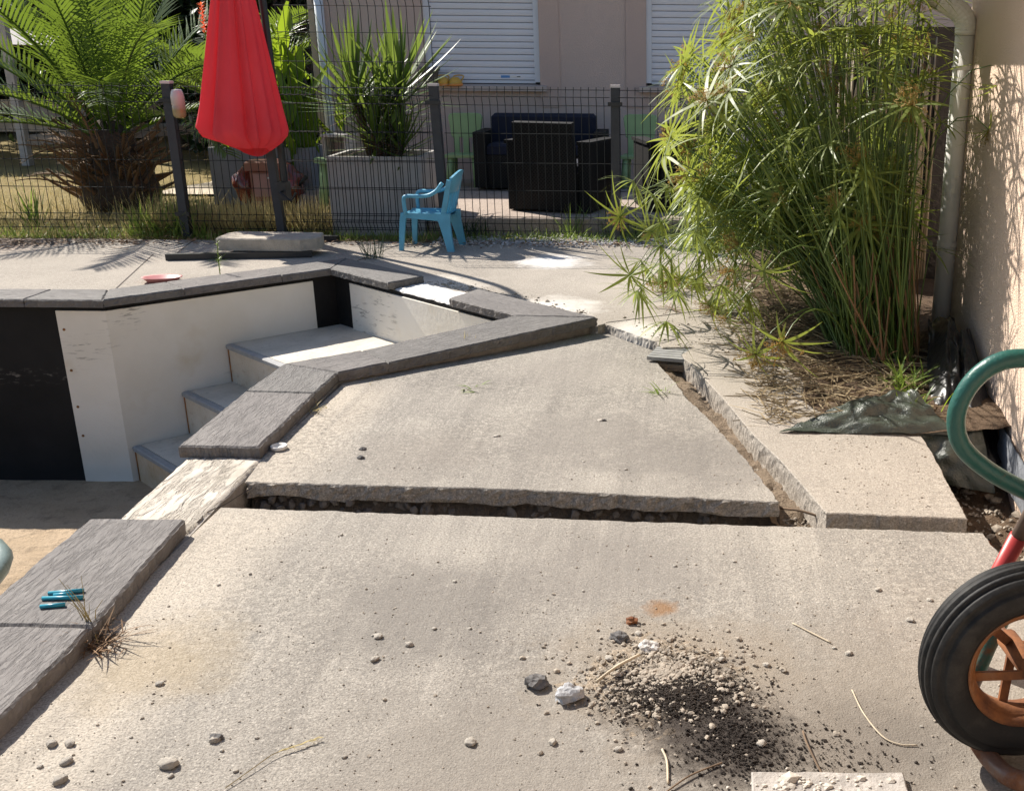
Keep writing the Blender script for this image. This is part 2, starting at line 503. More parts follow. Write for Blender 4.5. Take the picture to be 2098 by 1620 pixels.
M['cap'] = simple('pale_cap', (.62, .55, .52), .5, .1)
def canopymat():
    n = N('red_fabric')
    cc = n.mix(n.ramp(n.noise(3, 4), [(.3, 0.0), (.7, 1.0)]), (.62, .085, .105), (.70, .11, .135))
    n.col(cc); n.rough(.8); n.spec(.2)
    t = n.add('ShaderNodeBsdfTranslucent'); t.inputs[0].default_value = (.95, .10, .11, 1)
    mx = n.add('ShaderNodeMixShader'); mx.inputs[0].default_value = .42
    n.li(n.b.outputs[0], mx.inputs[1]); n.li(t.outputs[0], mx.inputs[2]); n.li(mx.outputs[0], n.t.nodes['Material Output'].inputs[0])
    return n.m
M['red_fabric'] = canopymat()
M['black_metal'] = simple('black_powder_coat', (.020, .020, .022), .42, .2, 10)
M['weight'] = simple('weight_concrete', (.50, .44, .36), .95, .25, 18, .006, 90)
M['blue'] = simple('blue_plastic', (.12, .42, .60), .42, .22, 9, .001)
M['blue_stick'] = simple('teal_plastic', (.03, .36, .48), .35, .1, 9, objvar=.4)
M['green_plastic'] = simple('pale_green_plastic', (.30, .44, .20), .45, .1, 9)
M['planter'] = simple('grey_planter', (.42, .40, .38), .85, .15, 5, .003, 60)
M['planter2'] = simple('dark_grey_planter', (.25, .255, .27), .85, .15, 5, .003, 60)
M['pink'] = simple('faded_red_plastic', (.66, .27, .26), .5, .2, 9)
M['navy'] = simple('navy_cushion', (.010, .013, .030), .9, .2, 14, .003, 90)
def rattan():
    n = N('black_rattan')
    ck = n.add('ShaderNodeTexChecker'); ck.inputs['Scale'].default_value = 70; n.li(n.co(), ck.inputs[0])
    n.col(n.mix(ck.outputs['Fac'], (.006, .006, .006), (.018, .017, .016))); n.rough(.65); n.spec(.2)
    n.bump(ck.outputs['Fac'], .003); return n.m
M['rattan'] = rattan()
M['toy'] = simple('toy_brown', (.33, .13, .085), .35, .2, 9)
M['toy_red'] = simple('toy_dark_red', (.20, .045, .032), .15, .3, 12, spec=.8)
M['toy_pink'] = simple('toy_pink', (.44, .24, .21), .5, .15, 9)
M['pot'] = simple('grey_pot', (.17, .16, .16), .7, .15)
M['yellow'] = simple('yellow_rubber', (.72, .42, .06), .45, .15, 20)
M['orange'] = simple('orange_rubber', (.80, .30, .07), .45, .15, 20)
def bottlemat():
    n = N('cloudy_bottle')
    g = n.add('ShaderNodeTexCoord'); sp = n.add('ShaderNodeSeparateXYZ'); n.li(g.outputs['Object'], sp.inputs[0])
    n.col(n.ramp(n.math('MULTIPLY', sp.outputs[2], 5.0), [(.30, (.42, .33, .16)), (.5, (.62, .52, .46)), (.9, (.78, .72, .68))]))
    n.rough(.2); n.b.inputs['Transmission Weight'].default_value = .25; n.b.inputs['Alpha'].default_value = 1
    return n.m
M['bottle'] = bottlemat()
M['white'] = simple('white_plastic', (.80, .78, .74), .4, .1)
M['rubber'] = simple('tyre_rubber', (.008, .008, .0085), .62, .35, 14, .001, 80, spec=.35)
def rustmat(name, paint, amt):
    n = N(name)
    rust = n.mix(n.ramp(n.noise(16, 5, .7), [(.3, 0.0), (.7, 1.0)]), (.08, .030, .016), (.26, .095, .028))
    k = n.ramp(n.noise(7, 6, .7), [(amt-.06, 1.0), (amt+.06, 0.0)])
    n.col(n.mix(k, paint, rust)); n.rough(n.ramp(k, [(0.0, .35), (1.0, .9)]))
    n.bump(n.noise(60, 4), .002); return n.m
def dusty():
    n = N('dusty_rubber')
    n.col(n.mix(n.math('MULTIPLY', n.ramp(n.noise(11, 6, .75), [(.48, 0.0), (.72, 1.0)]), .5), (.008, .008, .0085), (.06, .055, .048))); n.rough(.65); n.spec(.35)
    n.bump(n.noise(90, 4), .001); return n.m
M['rubber'] = dusty()
M['rim'] = rustmat('rusty_rim', (.22, .085, .025), .58)
M['tube_green'] = rustmat('green_tube', (.018, .095, .075), .42)
M['tube_brown'] = rustmat('brown_tube', (.13, .075, .055), .46)
M['tray_green'] = rustmat('grey_green_steel', (.16, .21, .19), .30)
M['red_sleeve'] = simple('red_sleeve', (.50, .045, .040), .4, .2, 20)
M['wood_shaft'] = simple('wood_shaft', (.16, .105, .075), .7, .4, 30)
M['white_wood'] = simple('weathered_white_wood', (.56, .50, .46), .8, .25, 9, .003)
M['grey_roof'] = simple('grey_roof_felt', (.42, .40, .39), .85, .2, 9)
M['tarp'] = simple('green_weed_mat', (.060, .072, .055), .32, .35, 25, .003, 160, spec=.7)
M['membrane'] = simple('black_membrane', (.014, .014, .016), .35, .3, 12, .006, 25, spec=.6)
M['membrane_grey'] = simple('grey_membrane', (.24, .25, .27), .5, .3, 30, .004, 60)
M['grate'] = simple('grey_grate', (.30, .295, .285), .6, .2, 30)
M['stone_pale'] = simple('pale_pebble', (.62, .56, .48), .85, .22, 30, .002, 120, objvar=.3)
M['stone_dark'] = simple('dark_stone', (.15, .14, .135), .85, .4, 30, .003, 90, objvar=.4)
M['stone_trench'] = simple('trench_stone', (.30, .275, .255), .9, .4, 30, .003, 90, objvar=.4)
M['stone_grey'] = simple('grey_stone', (.45, .45, .46), .85, .35, 40, .004, 90)
M['gravel_mix'] = simple('gravel_mix', (.44, .375, .30), .9, .5, 60, .001, 160)
M['gravel_white'] = simple('white_gravel', (.60, .57, .55), .9, .4, 50)
M['straw'] = simple('dry_straw', (.46, .35, .20), .85, .45, 6, objvar=.6)
M['pale_straw'] = simple('pale_straw', (.60, .50, .36), .8, .3, 20)
M['twig'] = simple('brown_twig', (.20, .135, .085), .9, .4, 20)
M['joint'] = simple('dark_joint', (.085, .07, .06), .95, .2)
M['reed_stem'] = leafmat('reed_stem', (.065, .120, .026), (.13, .195, .045), .10, .35)
M['reed_leaf'] = leafmat('reed_leaf', (.12, .175, .040), (.27, .31, .080), .42, .45, (.52, .58, .08), spec=.5)
M['reed_flower'] = leafmat('reed_flower', (.26, .20, .06), (.40, .24, .07), .2, .8)
M['reed_dry'] = simple('dry_reed', (.34, .20, .10), .85, .5, 5, objvar=.5)
M['palm_leaf'] = leafmat('palm_leaf', (.030, .075, .015), (.085, .145, .024), .42, .4, (.34, .46, .04))
M['palm_dry'] = simple('dry_palm', (.27, .155, .075), .85, .5, 6, objvar=.5)
M['palm_trunk'] = simple('palm_trunk', (.085, .055, .035), .95, .5, 12, .02, 25)
M['yucca_leaf'] = leafmat('yucca_leaf', (.055, .115, .020), (.125, .185, .035), .38, .42, (.36, .46, .07))
M['canna_leaf'] = leafmat('canna_leaf', (.090, .190, .018), (.165, .265, .025), .50, .38, (.50, .62, .03))
M['red_petal'] = leafmat('red_petal', (.75, .055, .02), (.85, .12, .03), .4, .6)
M['dark_leaf'] = leafmat('dark_leaf', (.018, .035, .012), (.035, .062, .018), .2, .5)
M['weed'] = leafmat('weed_leaf', (.11, .18, .03), (.21, .28, .05), .3, .5)
M['dry_grass'] = leafmat('dry_grass', (.34, .27, .11), (.46, .37, .17), .25, .7)
M['bark'] = simple('bark', (.10, .075, .055), .95, .4, 20, .02, 25)

# ================================================================== setting
nz = lambda x, y, s=1.0, k=0.0: noise.noise(Vector((x*s+k, y*s, k)))
def struct(name, mb, mat, smooth=False, parent=None):
    o = mb.build(name, mat, parent, smooth)
    if not parent: o['kind'] = 'structure'
    return o

# deep base under everything, far lawn round the yard
b = MB(); b.prism([(-60,-40),(60,-40),(60,90),(-60,90)], -1.9, -1.45)
struct('ground', b, M['soil'])
b = MB()
for x0, x1, y0, y1 in ((-60,60,7.62,90),(-60,-9.5,-40,7.62),(3.6,60,-40,7.62),(-9.5,3.6,-40,-4.0)):
    nx, ny = (40, 30) if y0 > 7 else (8, 8)
    def fn(u, v):
        x = x0+(x1-x0)*u; y = y0+(y1-y0)*(v**2.2 if y0 > 7 else v)
        return (x, y, -.012+.03*nz(x, y, .8)*min(1, max(0, abs(y-7.62)))) 
    b.grid(nx, ny, fn)
struct('lawn', b, M['lawn'], True)

# slabs ----------------------------------------------------------------
TIP = (-.437, 5.091)
near = [(.862,2.696),(-1.376,2.825),(-1.379,2.364),(-1.347,1.906),(-1.335,1.722),(-1.33,.6),(-1.33,-4.0),(.93,-4.0),(.90,2.2)]
near = jag(near, .013, .0045, 3, {0, 8})
b = MB(); b.prism(near, -.145, 0.0, .003, .006)
struct('concrete_slab', b, M['slab_near'])
zmid = lambda x, y: -.042*min(1, max(0, (y-3.1)/1.8))*min(1, max(.25, (x+1.6)/.9))
mid = [(-1.384,3.020),(-.54,2.982),(.295,2.90),(.206,3.306),(.122,3.628),(.016,3.984),(-.066,4.343),(-.125,4.562),(-.148,4.78),(-.405,5.128),(-.47,5.10),(-1.262,4.262),(-1.415,4.095),(-1.411,3.25)]
mid = jag(mid, .013, .0045, 9, {0, 1, 2, 3, 4, 5, 6, 7})
b = MB(); b.prism(mid, lambda x, y: zmid(x, y)-.052+.016*nz(x, y, 6)+.010*nz(x, y, 22), zmid, .003, .009)
o = struct('concrete_slab', b, M['slab_mid'])
back = [(.429,2.825),(.842,2.793),(.862,3.44),(.85,3.62),(.70,3.75),(.70,5.4),(.68,6.5),(.65,7.60),(-9.5,7.60),(-9.5,5.62),(-3.245,5.62),(-2.235,6.640),(-1.5,6.005),(-.437,5.097),(-.403,5.142),(-.131,4.791),(-.100,4.69),(.045,4.70),(-.012,4.568),(.09,4.193),(.17,3.877),(.256,3.491),(.333,3.239)]
back = jag(back, .013, .0035, 5, {0, 1, 13, 14, 15, 17, 18})
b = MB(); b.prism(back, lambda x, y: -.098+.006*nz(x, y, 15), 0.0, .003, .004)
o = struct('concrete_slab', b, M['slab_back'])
# sawn joints on the back slab: a sunk strip of dark filler between two lips
for (p, q) in (((-3.22,5.64),(-3.62,6.98)),((-3.44,6.85),(-3.62,7.6)),((-.40,5.16),(.21,5.52)),((-2.2,6.68),(-2.05,7.6))):
    jb = MB(); jb.bar((*p, .0005), (*q, .0005), .007, .003)
    jb.build('joint', M['joint'], o)
crk = MB()
pts = catmull([(-1.37,2.99,.0006),(-1.385,2.93,.0006),(-1.40,2.86,.0006),(-1.43,2.80,.0006),(-1.425,2.74,.0006),(-1.455,2.66,.0006)], 4)

# trench bottoms ---------------------------------------------------------
b = MB()
b.grid(60, 10, lambda u, v: (-1.375+u*1.9, 2.70-.05*u+v*.42, -.175+.02*nz(u*30, v*6, 1)+.10*max(0, u-.78)/.22*v*.8+.02*nz(u*9, v*3, 1, 4)))
trench = struct('trench_floor', b, M['dirt'], True)
stones = []
for k in range(6):
    q = MB(); q.rock((0,0,0), 1.0, k+11, 1, (1,1,.8), .35); stones.append(q.mesh('stone', M['stone_trench']))
for k in range(295):
    t = rnd.random(); x = -1.34+t*1.58
    y = 3.025-.075*max(0,(x+1.37)/1.67)+rnd.uniform(-.03, .03)
    o = link('stone', stones[k % 6], trench)
    r = rnd.uniform(.007, .018)
    zz_ = rnd.random(); o.location = (x, y+.035*zz_, -.150+zz_*.098); o.scale = (r*rnd.uniform(.8, 1.4), r, r*rnd.uniform(.7, 1.0)); o.rotation_euler = (rnd.random()*3, rnd.random()*3, rnd.random()*3)
b = MB(); b.grid(120, 8, lambda u, v: (-1.375+u*1.68, 2.975-.075*max(0,(u*1.68)/1.67)+.095*v+.012*nz(u*40, v*6), -.165+.125*v+.014*nz(u*60, v*8, 1, 3)))
struct('rubble_bank', b, M['rubble_bank'], True)
b = MB()   # dirt filled slot between the middle and the right slab
def slot(u, v):
    y = 2.80+u*1.95
    xl = .335-.215*(y-2.9)/.85 if y < 3.7 else .12-.235*(y-3.7)/.95
    xr = .445-.252*(y-2.82)
    x = xl-.05+(xr-xl+.12)*v
    return (x, y, -.068+.022*nz(x, y, 8)+.022*nz(x, y, 26)+.008*nz(x, y, 70)-.02*math.sin(v*3.14)*(1 if y > 3 else 2.2))
b.grid(90, 12, slot)
struct('dirt_slot', b, M['dirt'], True)
b = MB()   # dug strip along the wall
def dug(u, v):
    y = -3.9+u*8.0; x = .80+v*.75
    return (x, y, -.19+.045*nz(x, y, 5)+.03*nz(x, y, 17)+.05*v-.05*math.exp(-((y-3.2)/.5)**2))
b.grid(150, 18, dug)
struct('dug_earth', b, M['soil'], True)
b = MB()   # planting bed below the reeds
def bed(u, v):
    y = 3.50+u*4.1; x0 = .56-.10*min(1, u*3)-.12*u+.16*nz(0, y, 2.2)+.07*nz(1, y, 9)
    if y < 3.75: x0 += (3.75-y)*.8
    x = x0+v*(1.75-x0); k = min(1, v*7)
    return (x, y, .003+(.02*nz(x, y, 3)+.012*nz(x, y, 14)+.028)*k)
b.grid(40, 90, bed)
struct('planting_bed', b, M['soil'], True)

# ------------------------------------------------------------------ pool
pool = thing('pool', 'drained pool with black lining, cream panels and dark grey stone coping', 'pool', (0,0,0))
L1, L2, L3, L4 = Vector((-1.695,4.20)), Vector((-.855,5.118)), Vector((-2.19,6.32)), Vector((-3.101,5.39))
def off_line(pts, d):
    out = []
    for i in range(len(pts)):
        p = Vector(pts[i])
        if i == 0: t = (Vector(pts[1])-p).normalized(); out.append(p+Vector((t.y,-t.x))*d); continue
        if i == len(pts)-1: t = (p-Vector(pts[i-1])).normalized(); out.append(p+Vector((t.y,-t.x))*d); continue
        a = (p-Vector(pts[i-1])).normalized(); c = (Vector(pts[i+1])-p).normalized()
        na = Vector((a.y,-a.x)); nc = Vector((c.y,-c.x)); k = (na+nc)
        out.append(p+k*(d*2/k.length_squared))
    return out
lip = [(-1.60,-3.0),(-1.62,2.0),(-1.665,3.0),L1,L2,L3,L4,(-8.5,5.36)]
wl = off_line(lip, .05)
outer = off_line(lip, .262)
outer[0:3] = [Vector((-1.338,-3.0)), Vector((-1.345,2.0)), Vector((-1.395,2.9))]
b = MB()
for i in range(len(lip)-1):
    b.prism([tuple(wl[i]), tuple(outer[i]), tuple(outer[i+1]), tuple(wl[i+1])], -1.3, -.004)
b.build('pool_wall', M['broken'], pool)
wo = off_line(lip, .047)
b = MB()
for i in range(len(lip)-1):
    a, c = wo[i], wo[i+1]
    b.quad(Vector((*a,-1.3)), Vector((*c,-1.3)), Vector((*c,-.008)), Vector((*a,-.008)))
b.quad(Vector((-8.5,5.4,-1.3)), Vector((-8.5,-3,-1.3)), Vector((-8.5,-3,0)), Vector((-8.5,5.4,0)))
b.quad(Vector((-8.5,-3,-1.3)), Vector((-1.5,-3,-1.3)), Vector((-1.5,-3,0)), Vector((-8.5,-3,0)))
b.build('black_liner', M['liner'], pool)
b = MB()
b.grid(80, 80, lambda u, v: (-8.6+u*8.2, -3.1+v*9.9, -.955-.06*min(1, max(0, (-3.1+v*9.9-4.7)/.6))+.006*nz(u*60, v*60, 1)))
struct('pool_floor', b, M['pool_floor'], True)
# cream panels on the left side of the stair niche
dn = (L3-L4).normalized()          # along the niche, inwards
nn = Vector((dn.y, -dn.x))         # to the niche's inside (right)
w4 = wl[6]; w3 = wl[5]; w2 = wl[4]
def vpanel(a, c, z0, z1, th, inn):
    q = MB(); a, c = Vector(a), Vector(c); inn = Vector(inn)
    q.prism([tuple(a+inn*th), tuple(c+inn*th), tuple(c+inn*.0005), tuple(a+inn*.0005)], z0, z1)
    return q
p0 = Vector((-3.385, w4.y-.003)); 
e4 = w4+nn*.004+dn*1.175
c4 = w4+Vector((.0065,-.0155))
q = MB(); q.prism([tuple(p0+Vector((0,-.012))), tuple(c4+Vector((-.03,.0005))), tuple(c4), tuple(c4+dn*.03+nn*.0), tuple(e4+nn*.012), tuple(e4), tuple(w4+nn*.004+dn*.012), tuple(w4+Vector((-.012,-.003))), tuple(p0)], -1.03, -.026)
pa = q.build('wall_panel', M['panel'], pool)
dr = (L3-L2).normalized(); nr = Vector((-dr.y, dr.x))
if nr.y > 0: nr = -nr
q = vpanel(w2+nr*.004+dr*1.70, w2+nr*.004+dr*.02, -.6, -.032, .012, nr); q.build('wall_panel', M['panel'], pool)
for z in (-.13, -.36, -.57, -.74):
    q = MB(); q.lathe([(.008,0),(.007,.003),(.0,.004)], 10, Matrix.Translation((p0.x+.03, p0.y-.0125, z)) @ Matrix.Rotation(R(90), 4, 'X'))
    q.build('screw', M['rust_stain'], pa)
# stairs
wa = w4+nn*.02
sdir = -dr                          # along a riser, towards the right wall
zt = (-.322, -.552, -.806)
for k, (t, zz) in enumerate(zip((.60, .318, .016), zt)):
    tn = (1.9, .60, .318)[k]
    st = thing('step', None, None); st.parent = pool
    def P(tt, ss): return tuple(wa+dn*tt+sdir*ss)
    W = 1.80
    zl = (zt[1], zt[2], -1.05)[k]
    q = MB(); q.prism([P(t+.012, 0), P(t+.012, W), P(tn, W), P(tn, 0)], zl-.1, zz-.024); q.build('riser', M['riser_stained'] if k == 2 else M['riser'], st)
    q = MB(); q.prism([P(t+.045, 0), P(t+.045, W), P(tn+.011, W), P(tn+.011, 0)], zz-.0235, zz-.001, .001); q.build('tread', M['tread'], st)
    q = MB(); q.prism([P(t, 0), P(t, W), P(t+.0445, W), P(t+.0445, 0)], zz-.026, zz, .006); q.build('nosing', M['nosing'], st)
    q = MB(); a, c = Vector((*P(t+.010, .003), zz-.028)), Vector((*P(t+.010, .003), zl+.002)); q.bar(a, c, .010, .004, (dn.x, dn.y, 0)); q.build('rust_run', M['rust_stain'], st)

# coping stones --------------------------------------------------------
def stone(poly, along, z1=.045, th=.043, seed=0):
    c = sum((Vector(p) for p in poly), Vector((0,0)))/len(poly)
    a = math.atan2(along[1], along[0]); ca, sa = math.cos(-a), math.sin(-a)
    lp = [((p[0]-c.x)*ca-(p[1]-c.y)*sa, (p[0]-c.x)*sa+(p[1]-c.y)*ca) for p in poly]
    area = sum(lp[i-1][0]*lp[i][1]-lp[i][0]*lp[i-1][1] for i in range(len(lp)))
    if area < 0: lp.reverse()
    lp = jag(lp, .012, .0034, seed)
    q = MB(); q.prism(lp, -th, lambda x, y: .0012*nz(x, y, 12, seed), .006, .004)
    o = q.build('coping_stone', M['coping'], pool)
    o.location = (c.x, c.y, z1+.0012*math.sin(seed*2.3)); o.rotation_euler = (R(.15*math.sin(seed)), R(.15*math.cos(seed*1.7)), a)
    return o
g = .0016
ys = [(-1.632,2.069,-1.336,2.065),(-1.612,1.487,-1.326,1.485),(-1.605,.905,-1.327,.905),(-1.602,.323,-1.328,.323),(-1.60,-.26,-1.33,-.26),(-1.60,-.84,-1.33,-.84),(-1.60,-1.42,-1.33,-1.42),(-1.60,-2.0,-1.33,-2.0)]
stone([(-1.654,2.640),(-1.632,2.069+g),(-1.336,2.065+g),(-1.392,2.643)], (0,1), seed=1)
for i in range(len(ys)-1):
    a, c = ys[i], ys[i+1]
    stone([(a[0],a[1]-g),(c[0],c[1]+g),(c[2],c[3]+g),(a[2],a[3]-g)], (0,1), seed=2+i)
stone([(-1.681,3.222),(-1.412,3.220),(-1.427,3.803-g),(-1.700,3.820-g)], (0,1), seed=21)
stone([(-1.700,3.820+g),(-1.427,3.803+g),(-1.428,4.081),(-1.696,4.203)], (0,1), seed=22)
d45 = Vector((.70,.714))
stone([(-1.695,4.206),(-1.426,4.085),(-1.262-.001,4.240-.001),(-1.434-.001,4.431-.001)], d45, seed=23)
stone([(-1.434+.001,4.433),(-1.262+.001,4.242),(-.440,5.088),(-.857,5.115)], d45, seed=24)
no = Vector((.669,.743)); dB = Vector((-.743,.669))
def B(s, w): return tuple(L2+dB*s+no*w)
stone([B(.003,0), (-.443,5.094), B(.66,.262), B(.57,0)], dB, seed=25)
stone([B(1.164,0), B(1.19,.262), tuple(outer[5]), tuple(L3)], dB, seed=26)
# stones on the far left side of the niche and along the back of the pool
no2 = -nn
def Cc(s, w): return tuple(L3-dn*s+no2*w)
stone([tuple(L3+Vector((-.001,.002))), tuple(outer[5]+Vector((-.002,.002))), Cc(.31,.262), Cc(.31,0)], dn, seed=27)
stone([Cc(.313,0), Cc(.313,.262), Cc(.88,.262), Cc(.88,0)], dn, seed=28)
stone([Cc(.883,0), Cc(.883,.262), tuple(outer[6]+Vector((.002,.001))), tuple(L4+Vector((.001,0)))], dn, seed=29)
x = -3.101; xo = outer[6].x
for k in range(8):
    x2 = -3.52-.58*k+.0
    stone([(x-g, 5.39-.006*k), (xo-g, 5.652-.006*k), (x2+g, 5.650-.006*k), (x2+g, 5.386-.006*k)] if k == 0 else [(x-g,5.390-.006*k),(x-g,5.652-.006*k),(x2+g,5.648-.006*k),(x2+g,5.386-.006*k)], (1,0), seed=40+k)
    x = x2; xo = x2
# bare mortar where stones are missing
def mortar(poly, mat, amp, seed, nx=26, ny=26, top=.004):
    a, c, d, e = [Vector(p) for p in poly]
    q = MB()
    q.grid(nx, ny, lambda u, v: (*((a*(1-u)+c*u)*(1-v)+(e*(1-u)+d*u)*v), top+amp*nz(u*9+seed, v*9, 1)+amp*.6*nz(u*24, v*24+seed, 1)-(.012 if u in (0, 1) or v in (0, 1) else 0)))
    return q.build('mortar_bed', mat, pool, True)
mortar([(-1.625,2.635),(-1.385,2.635),(-1.402,3.235),(-1.66,3.235)], M['mortar'], .004, 3)
q = MB(); q.tube([p+Vector((.03,-.02,.0012)) for p in pts], .0014, 4); q.build('crack', M['joint'], pool)
mortar([B(.56,.045), B(1.18,.045), B(1.20,.262), B(.64,.262)], M['mortar_white'], .007, 8)

# ------------------------------------------------------------------ house on the far side of the terrace
TZ = .12
b = MB(); b.prism([(6.0,10.9),(-3.7,10.9),(-3.5,9.4),(-2.6,8.9),(-1.98,8.03),(6.0,7.95)], -.05, TZ, .006)
struct('terrace', b, M['terrace'])
house = thing('house', 'low house with beige rendered wall and closed white roller shutters', 'house', (-1.4,10.8,TZ), R(1.6))
hz = -TZ
XL, XR, HT = -2.30, 8.0, 2.02
WIN = [(-1.19,-.06,.925,2.6),(1.00,2.2,.925,2.6)]
def hbox(mb, x0, x1, y0, y1, z0, z1): mb.box(((x0+x1)/2,(y0+y1)/2,(z0+z1)/2),(x1-x0,y1-y0,z1-z0))
b = MB()
xs = XL
for (a, c, z0, z1) in WIN:
    hbox(b, xs, a, 0, .3, -.2, HT); hbox(b, a, c, 0, .3, -.2, z0); xs = c
hbox(b, xs, XR, 0, .3, -.2, HT)
hbox(b, XL, XL+.3, .3, 7, -.2, HT); hbox(b, XR-.3, XR, .3, 7, -.2, HT); hbox(b, XL, XR, 7, 7.3, -.2, HT)
b.build('wall', M['house'], house)
for (a, c, z0, z1) in WIN:
    b = MB(); hbox(b, c+.002, c+.20, -.012, .001, .72, HT); b.build('render_band', M['house_trim'], house)
    b = MB(); hbox(b, a-.20, a-.002, -.012, .001, .72, HT); b.build('render_band', M['house_trim'], house)
b = MB()
b.v += [Vector(p) for p in ((XL-.2,-.12,HT),(XR+.2,-.12,HT),(XR+.2,7.4,HT),(XL-.2,7.4,HT),(XL+2.2,3.6,HT+1.2),(XR-2.2,3.6,HT+1.2))]
b.f += [(0,1,5,4),(1,2,5),(2,3,4,5),(3,0,4),(3,2,1,0)]
b.build('roof', M['roof'], house)
for (a, c, z0, z1) in WIN:
    bk = MB(); hbox(bk, a+.01, c-.01, .104, .12, z0, HT); fr = bk.build('window', M['gap'], house)
    for (xa, xb) in ((a+.001, a+.055), (c-.055, c-.001)):
        wn = MB(); hbox(wn, xa, xb, .03, .10, z0+.03, HT); wn.build('guide_rail', M['white_pvc'], fr)
    z = z0+.050; k = 0
    sm = None
    while z < HT-.01:
        s_ = MB(); wd = c-a-.112
        prof = [(-.0, .001), (-.006, .006), (-.009, .030), (-.006, .053), (0, .0575)]
        for (y0, q0), (y1, q1) in zip(prof[:-1], prof[1:]):
            s_.quad(Vector((-wd/2, y0, q0)), Vector((wd/2, y0, q0)), Vector((wd/2, y1, q1)), Vector((-wd/2, y1, q1)))
        if sm is None: sm = s_.mesh('slat', M['shutter'])
        o = link('slat', sm, fr); o.location = ((a+c)/2, .085, z); z += .0605
    sb = MB(); hbox(sb, a+.056, c-.056, .070, .098, z0+.018, z0+.046); sb.build('bottom_bar', M['white_pvc'], fr)
    si = MB(); 
    x0, x1 = a-.07, c+.07
    si.v += [Vector(p) for p in ((x0,-.075,z0-.055),(x1,-.075,z0-.055),(x1,.12,z0-.055),(x0,.12,z0-.055),(x0,-.075,z0-.008),(x1,-.075,z0-.008),(x1,.12,z0+.012),(x0,.12,z0+.012))]
    si.f += [(3,2,1,0),(4,5,6,7),(0,1,5,4),(1,2,6,5),(2,3,7,6),(3,0,4,7)]
    si.build('sill', M['sill'], fr)
fr = [o for o in house.children if o.name.startswith('window')][0]
q = MB(); hbox(q, -.46,-.37,.0735,.0757, .995, 1.018); q.build('blue_sticker', simple('blue_sticker', (.10,.28,.60), .4, .05), fr)
q = MB(); hbox(q, -.365,-.26,.0738,.0757, .998, 1.016); q.build('white_sticker', M['white'], fr)
q = MB(); hbox(q, -.30,-.265,.0732,.0737, 1.003, 1.011); q.build('print', M['gap'], fr)
q = MB(); q.tube([(-2.17,-.06,2.0),(-2.17,-.06,-.1)], .045, 12); q.build('downpipe', M['white_pvc'], house, True)

# ------------------------------------------------------------------ pool house wall at the right
ph = thing('pool_house', 'salmon stucco building wall with low eave at the right edge', 'building', (1.22,4.0,0))
WX = lambda y: 1.305+.082*(y-5.05)
b = MB()
b.prism([(WX(-3)-0,-3.0),(4.2,-3.0),(4.2,5.05),(1.305,5.05)], -.6, 1.95)
for v in b.v: v -= Vector((1.22,4.0,0))
b.build('wall', M['stucco'], ph)
b = MB()
b.prism([(WX(-3)-.50,-3.2),(4.5,-3.2),(4.5,5.35),(1.305-.50,5.35)], 1.955, 2.02)
for v in b.v: v -= Vector((1.22,4.0,0))
b.build('eave', M['white_pvc'], ph)
b = MB()
b.v += [Vector(p)-Vector((1.22,4,0)) for p in ((.62,-3.25,2.024),(4.6,-3.25,2.024),(4.6,5.4,2.024),(.76,5.4,2.024),(2.6,-.8,2.9),(2.6,3.2,2.9))]
b.f += [(0,1,4),(1,2,5,4),(2,3,5),(3,0,4,5),(3,2,1,0)]
b.build('roof', M['roof'], ph)
b = MB()
for i in range(2):
    y0, y1 = (-3.2, 5.35)
prof = [(math.cos(a)*.07, -math.sin(a)*.07) for a in [math.pi*k/8 for k in range(9)]]
for (xa, za), (xb, zb) in zip(prof[:-1], prof[1:]):
    y0, y1 = -3.2, 5.36
    f = lambda y, x, z: Vector((WX(y)-.575+x, y, 1.99+z))-Vector((1.22,4,0))
    b.quad(f(y0,xa,za), f(y1,xa,za), f(y1,xb,zb), f(y0,xb,zb))
b.build('gutter', M['pvc'], ph, True)
dp = thing('drainpipe', 'cream drainpipe with ribbed elbow down the corner beside the tall reeds', 'drainpipe', (1.255,4.93,0))
PB = Vector((1.255,4.93,0))
b = MB(); b.tube([(0,0,1.42),(0,0,-.1)], .044, 18); b.build('pipe', M['pvc'], dp, True)
el = catmull([(0,0,1.42),(-.004,0,1.455),(-.03,0,1.495),(-.075,0,1.525),(-.13,.0,1.55)], 5)
b = MB(); b.tube(el, [.0465+.0018*(i % 2) for i in range(len(el))], 18); b.build('elbow', M['pvc'], dp)
b = MB(); b.tube([(-.13,0,1.55),(-.47,.02,1.74),(-.52,.02,1.93)], .0455, 18); b.build('offset_pipe', M['pvc'], dp, True)
b = MB(); b.lathe([(.0465,1.40),(.0475,1.40),(.0475,1.425),(.0465,1.425)], 18); b.build('collar', M['pvc'], dp, True)
for z in (1.25, .45):
    b = MB(); b.lathe([(.0455,z),(.048,z),(.048,z+.02),(.0455,z+.02)], 18); b.build('bracket', M['pvc'], dp)

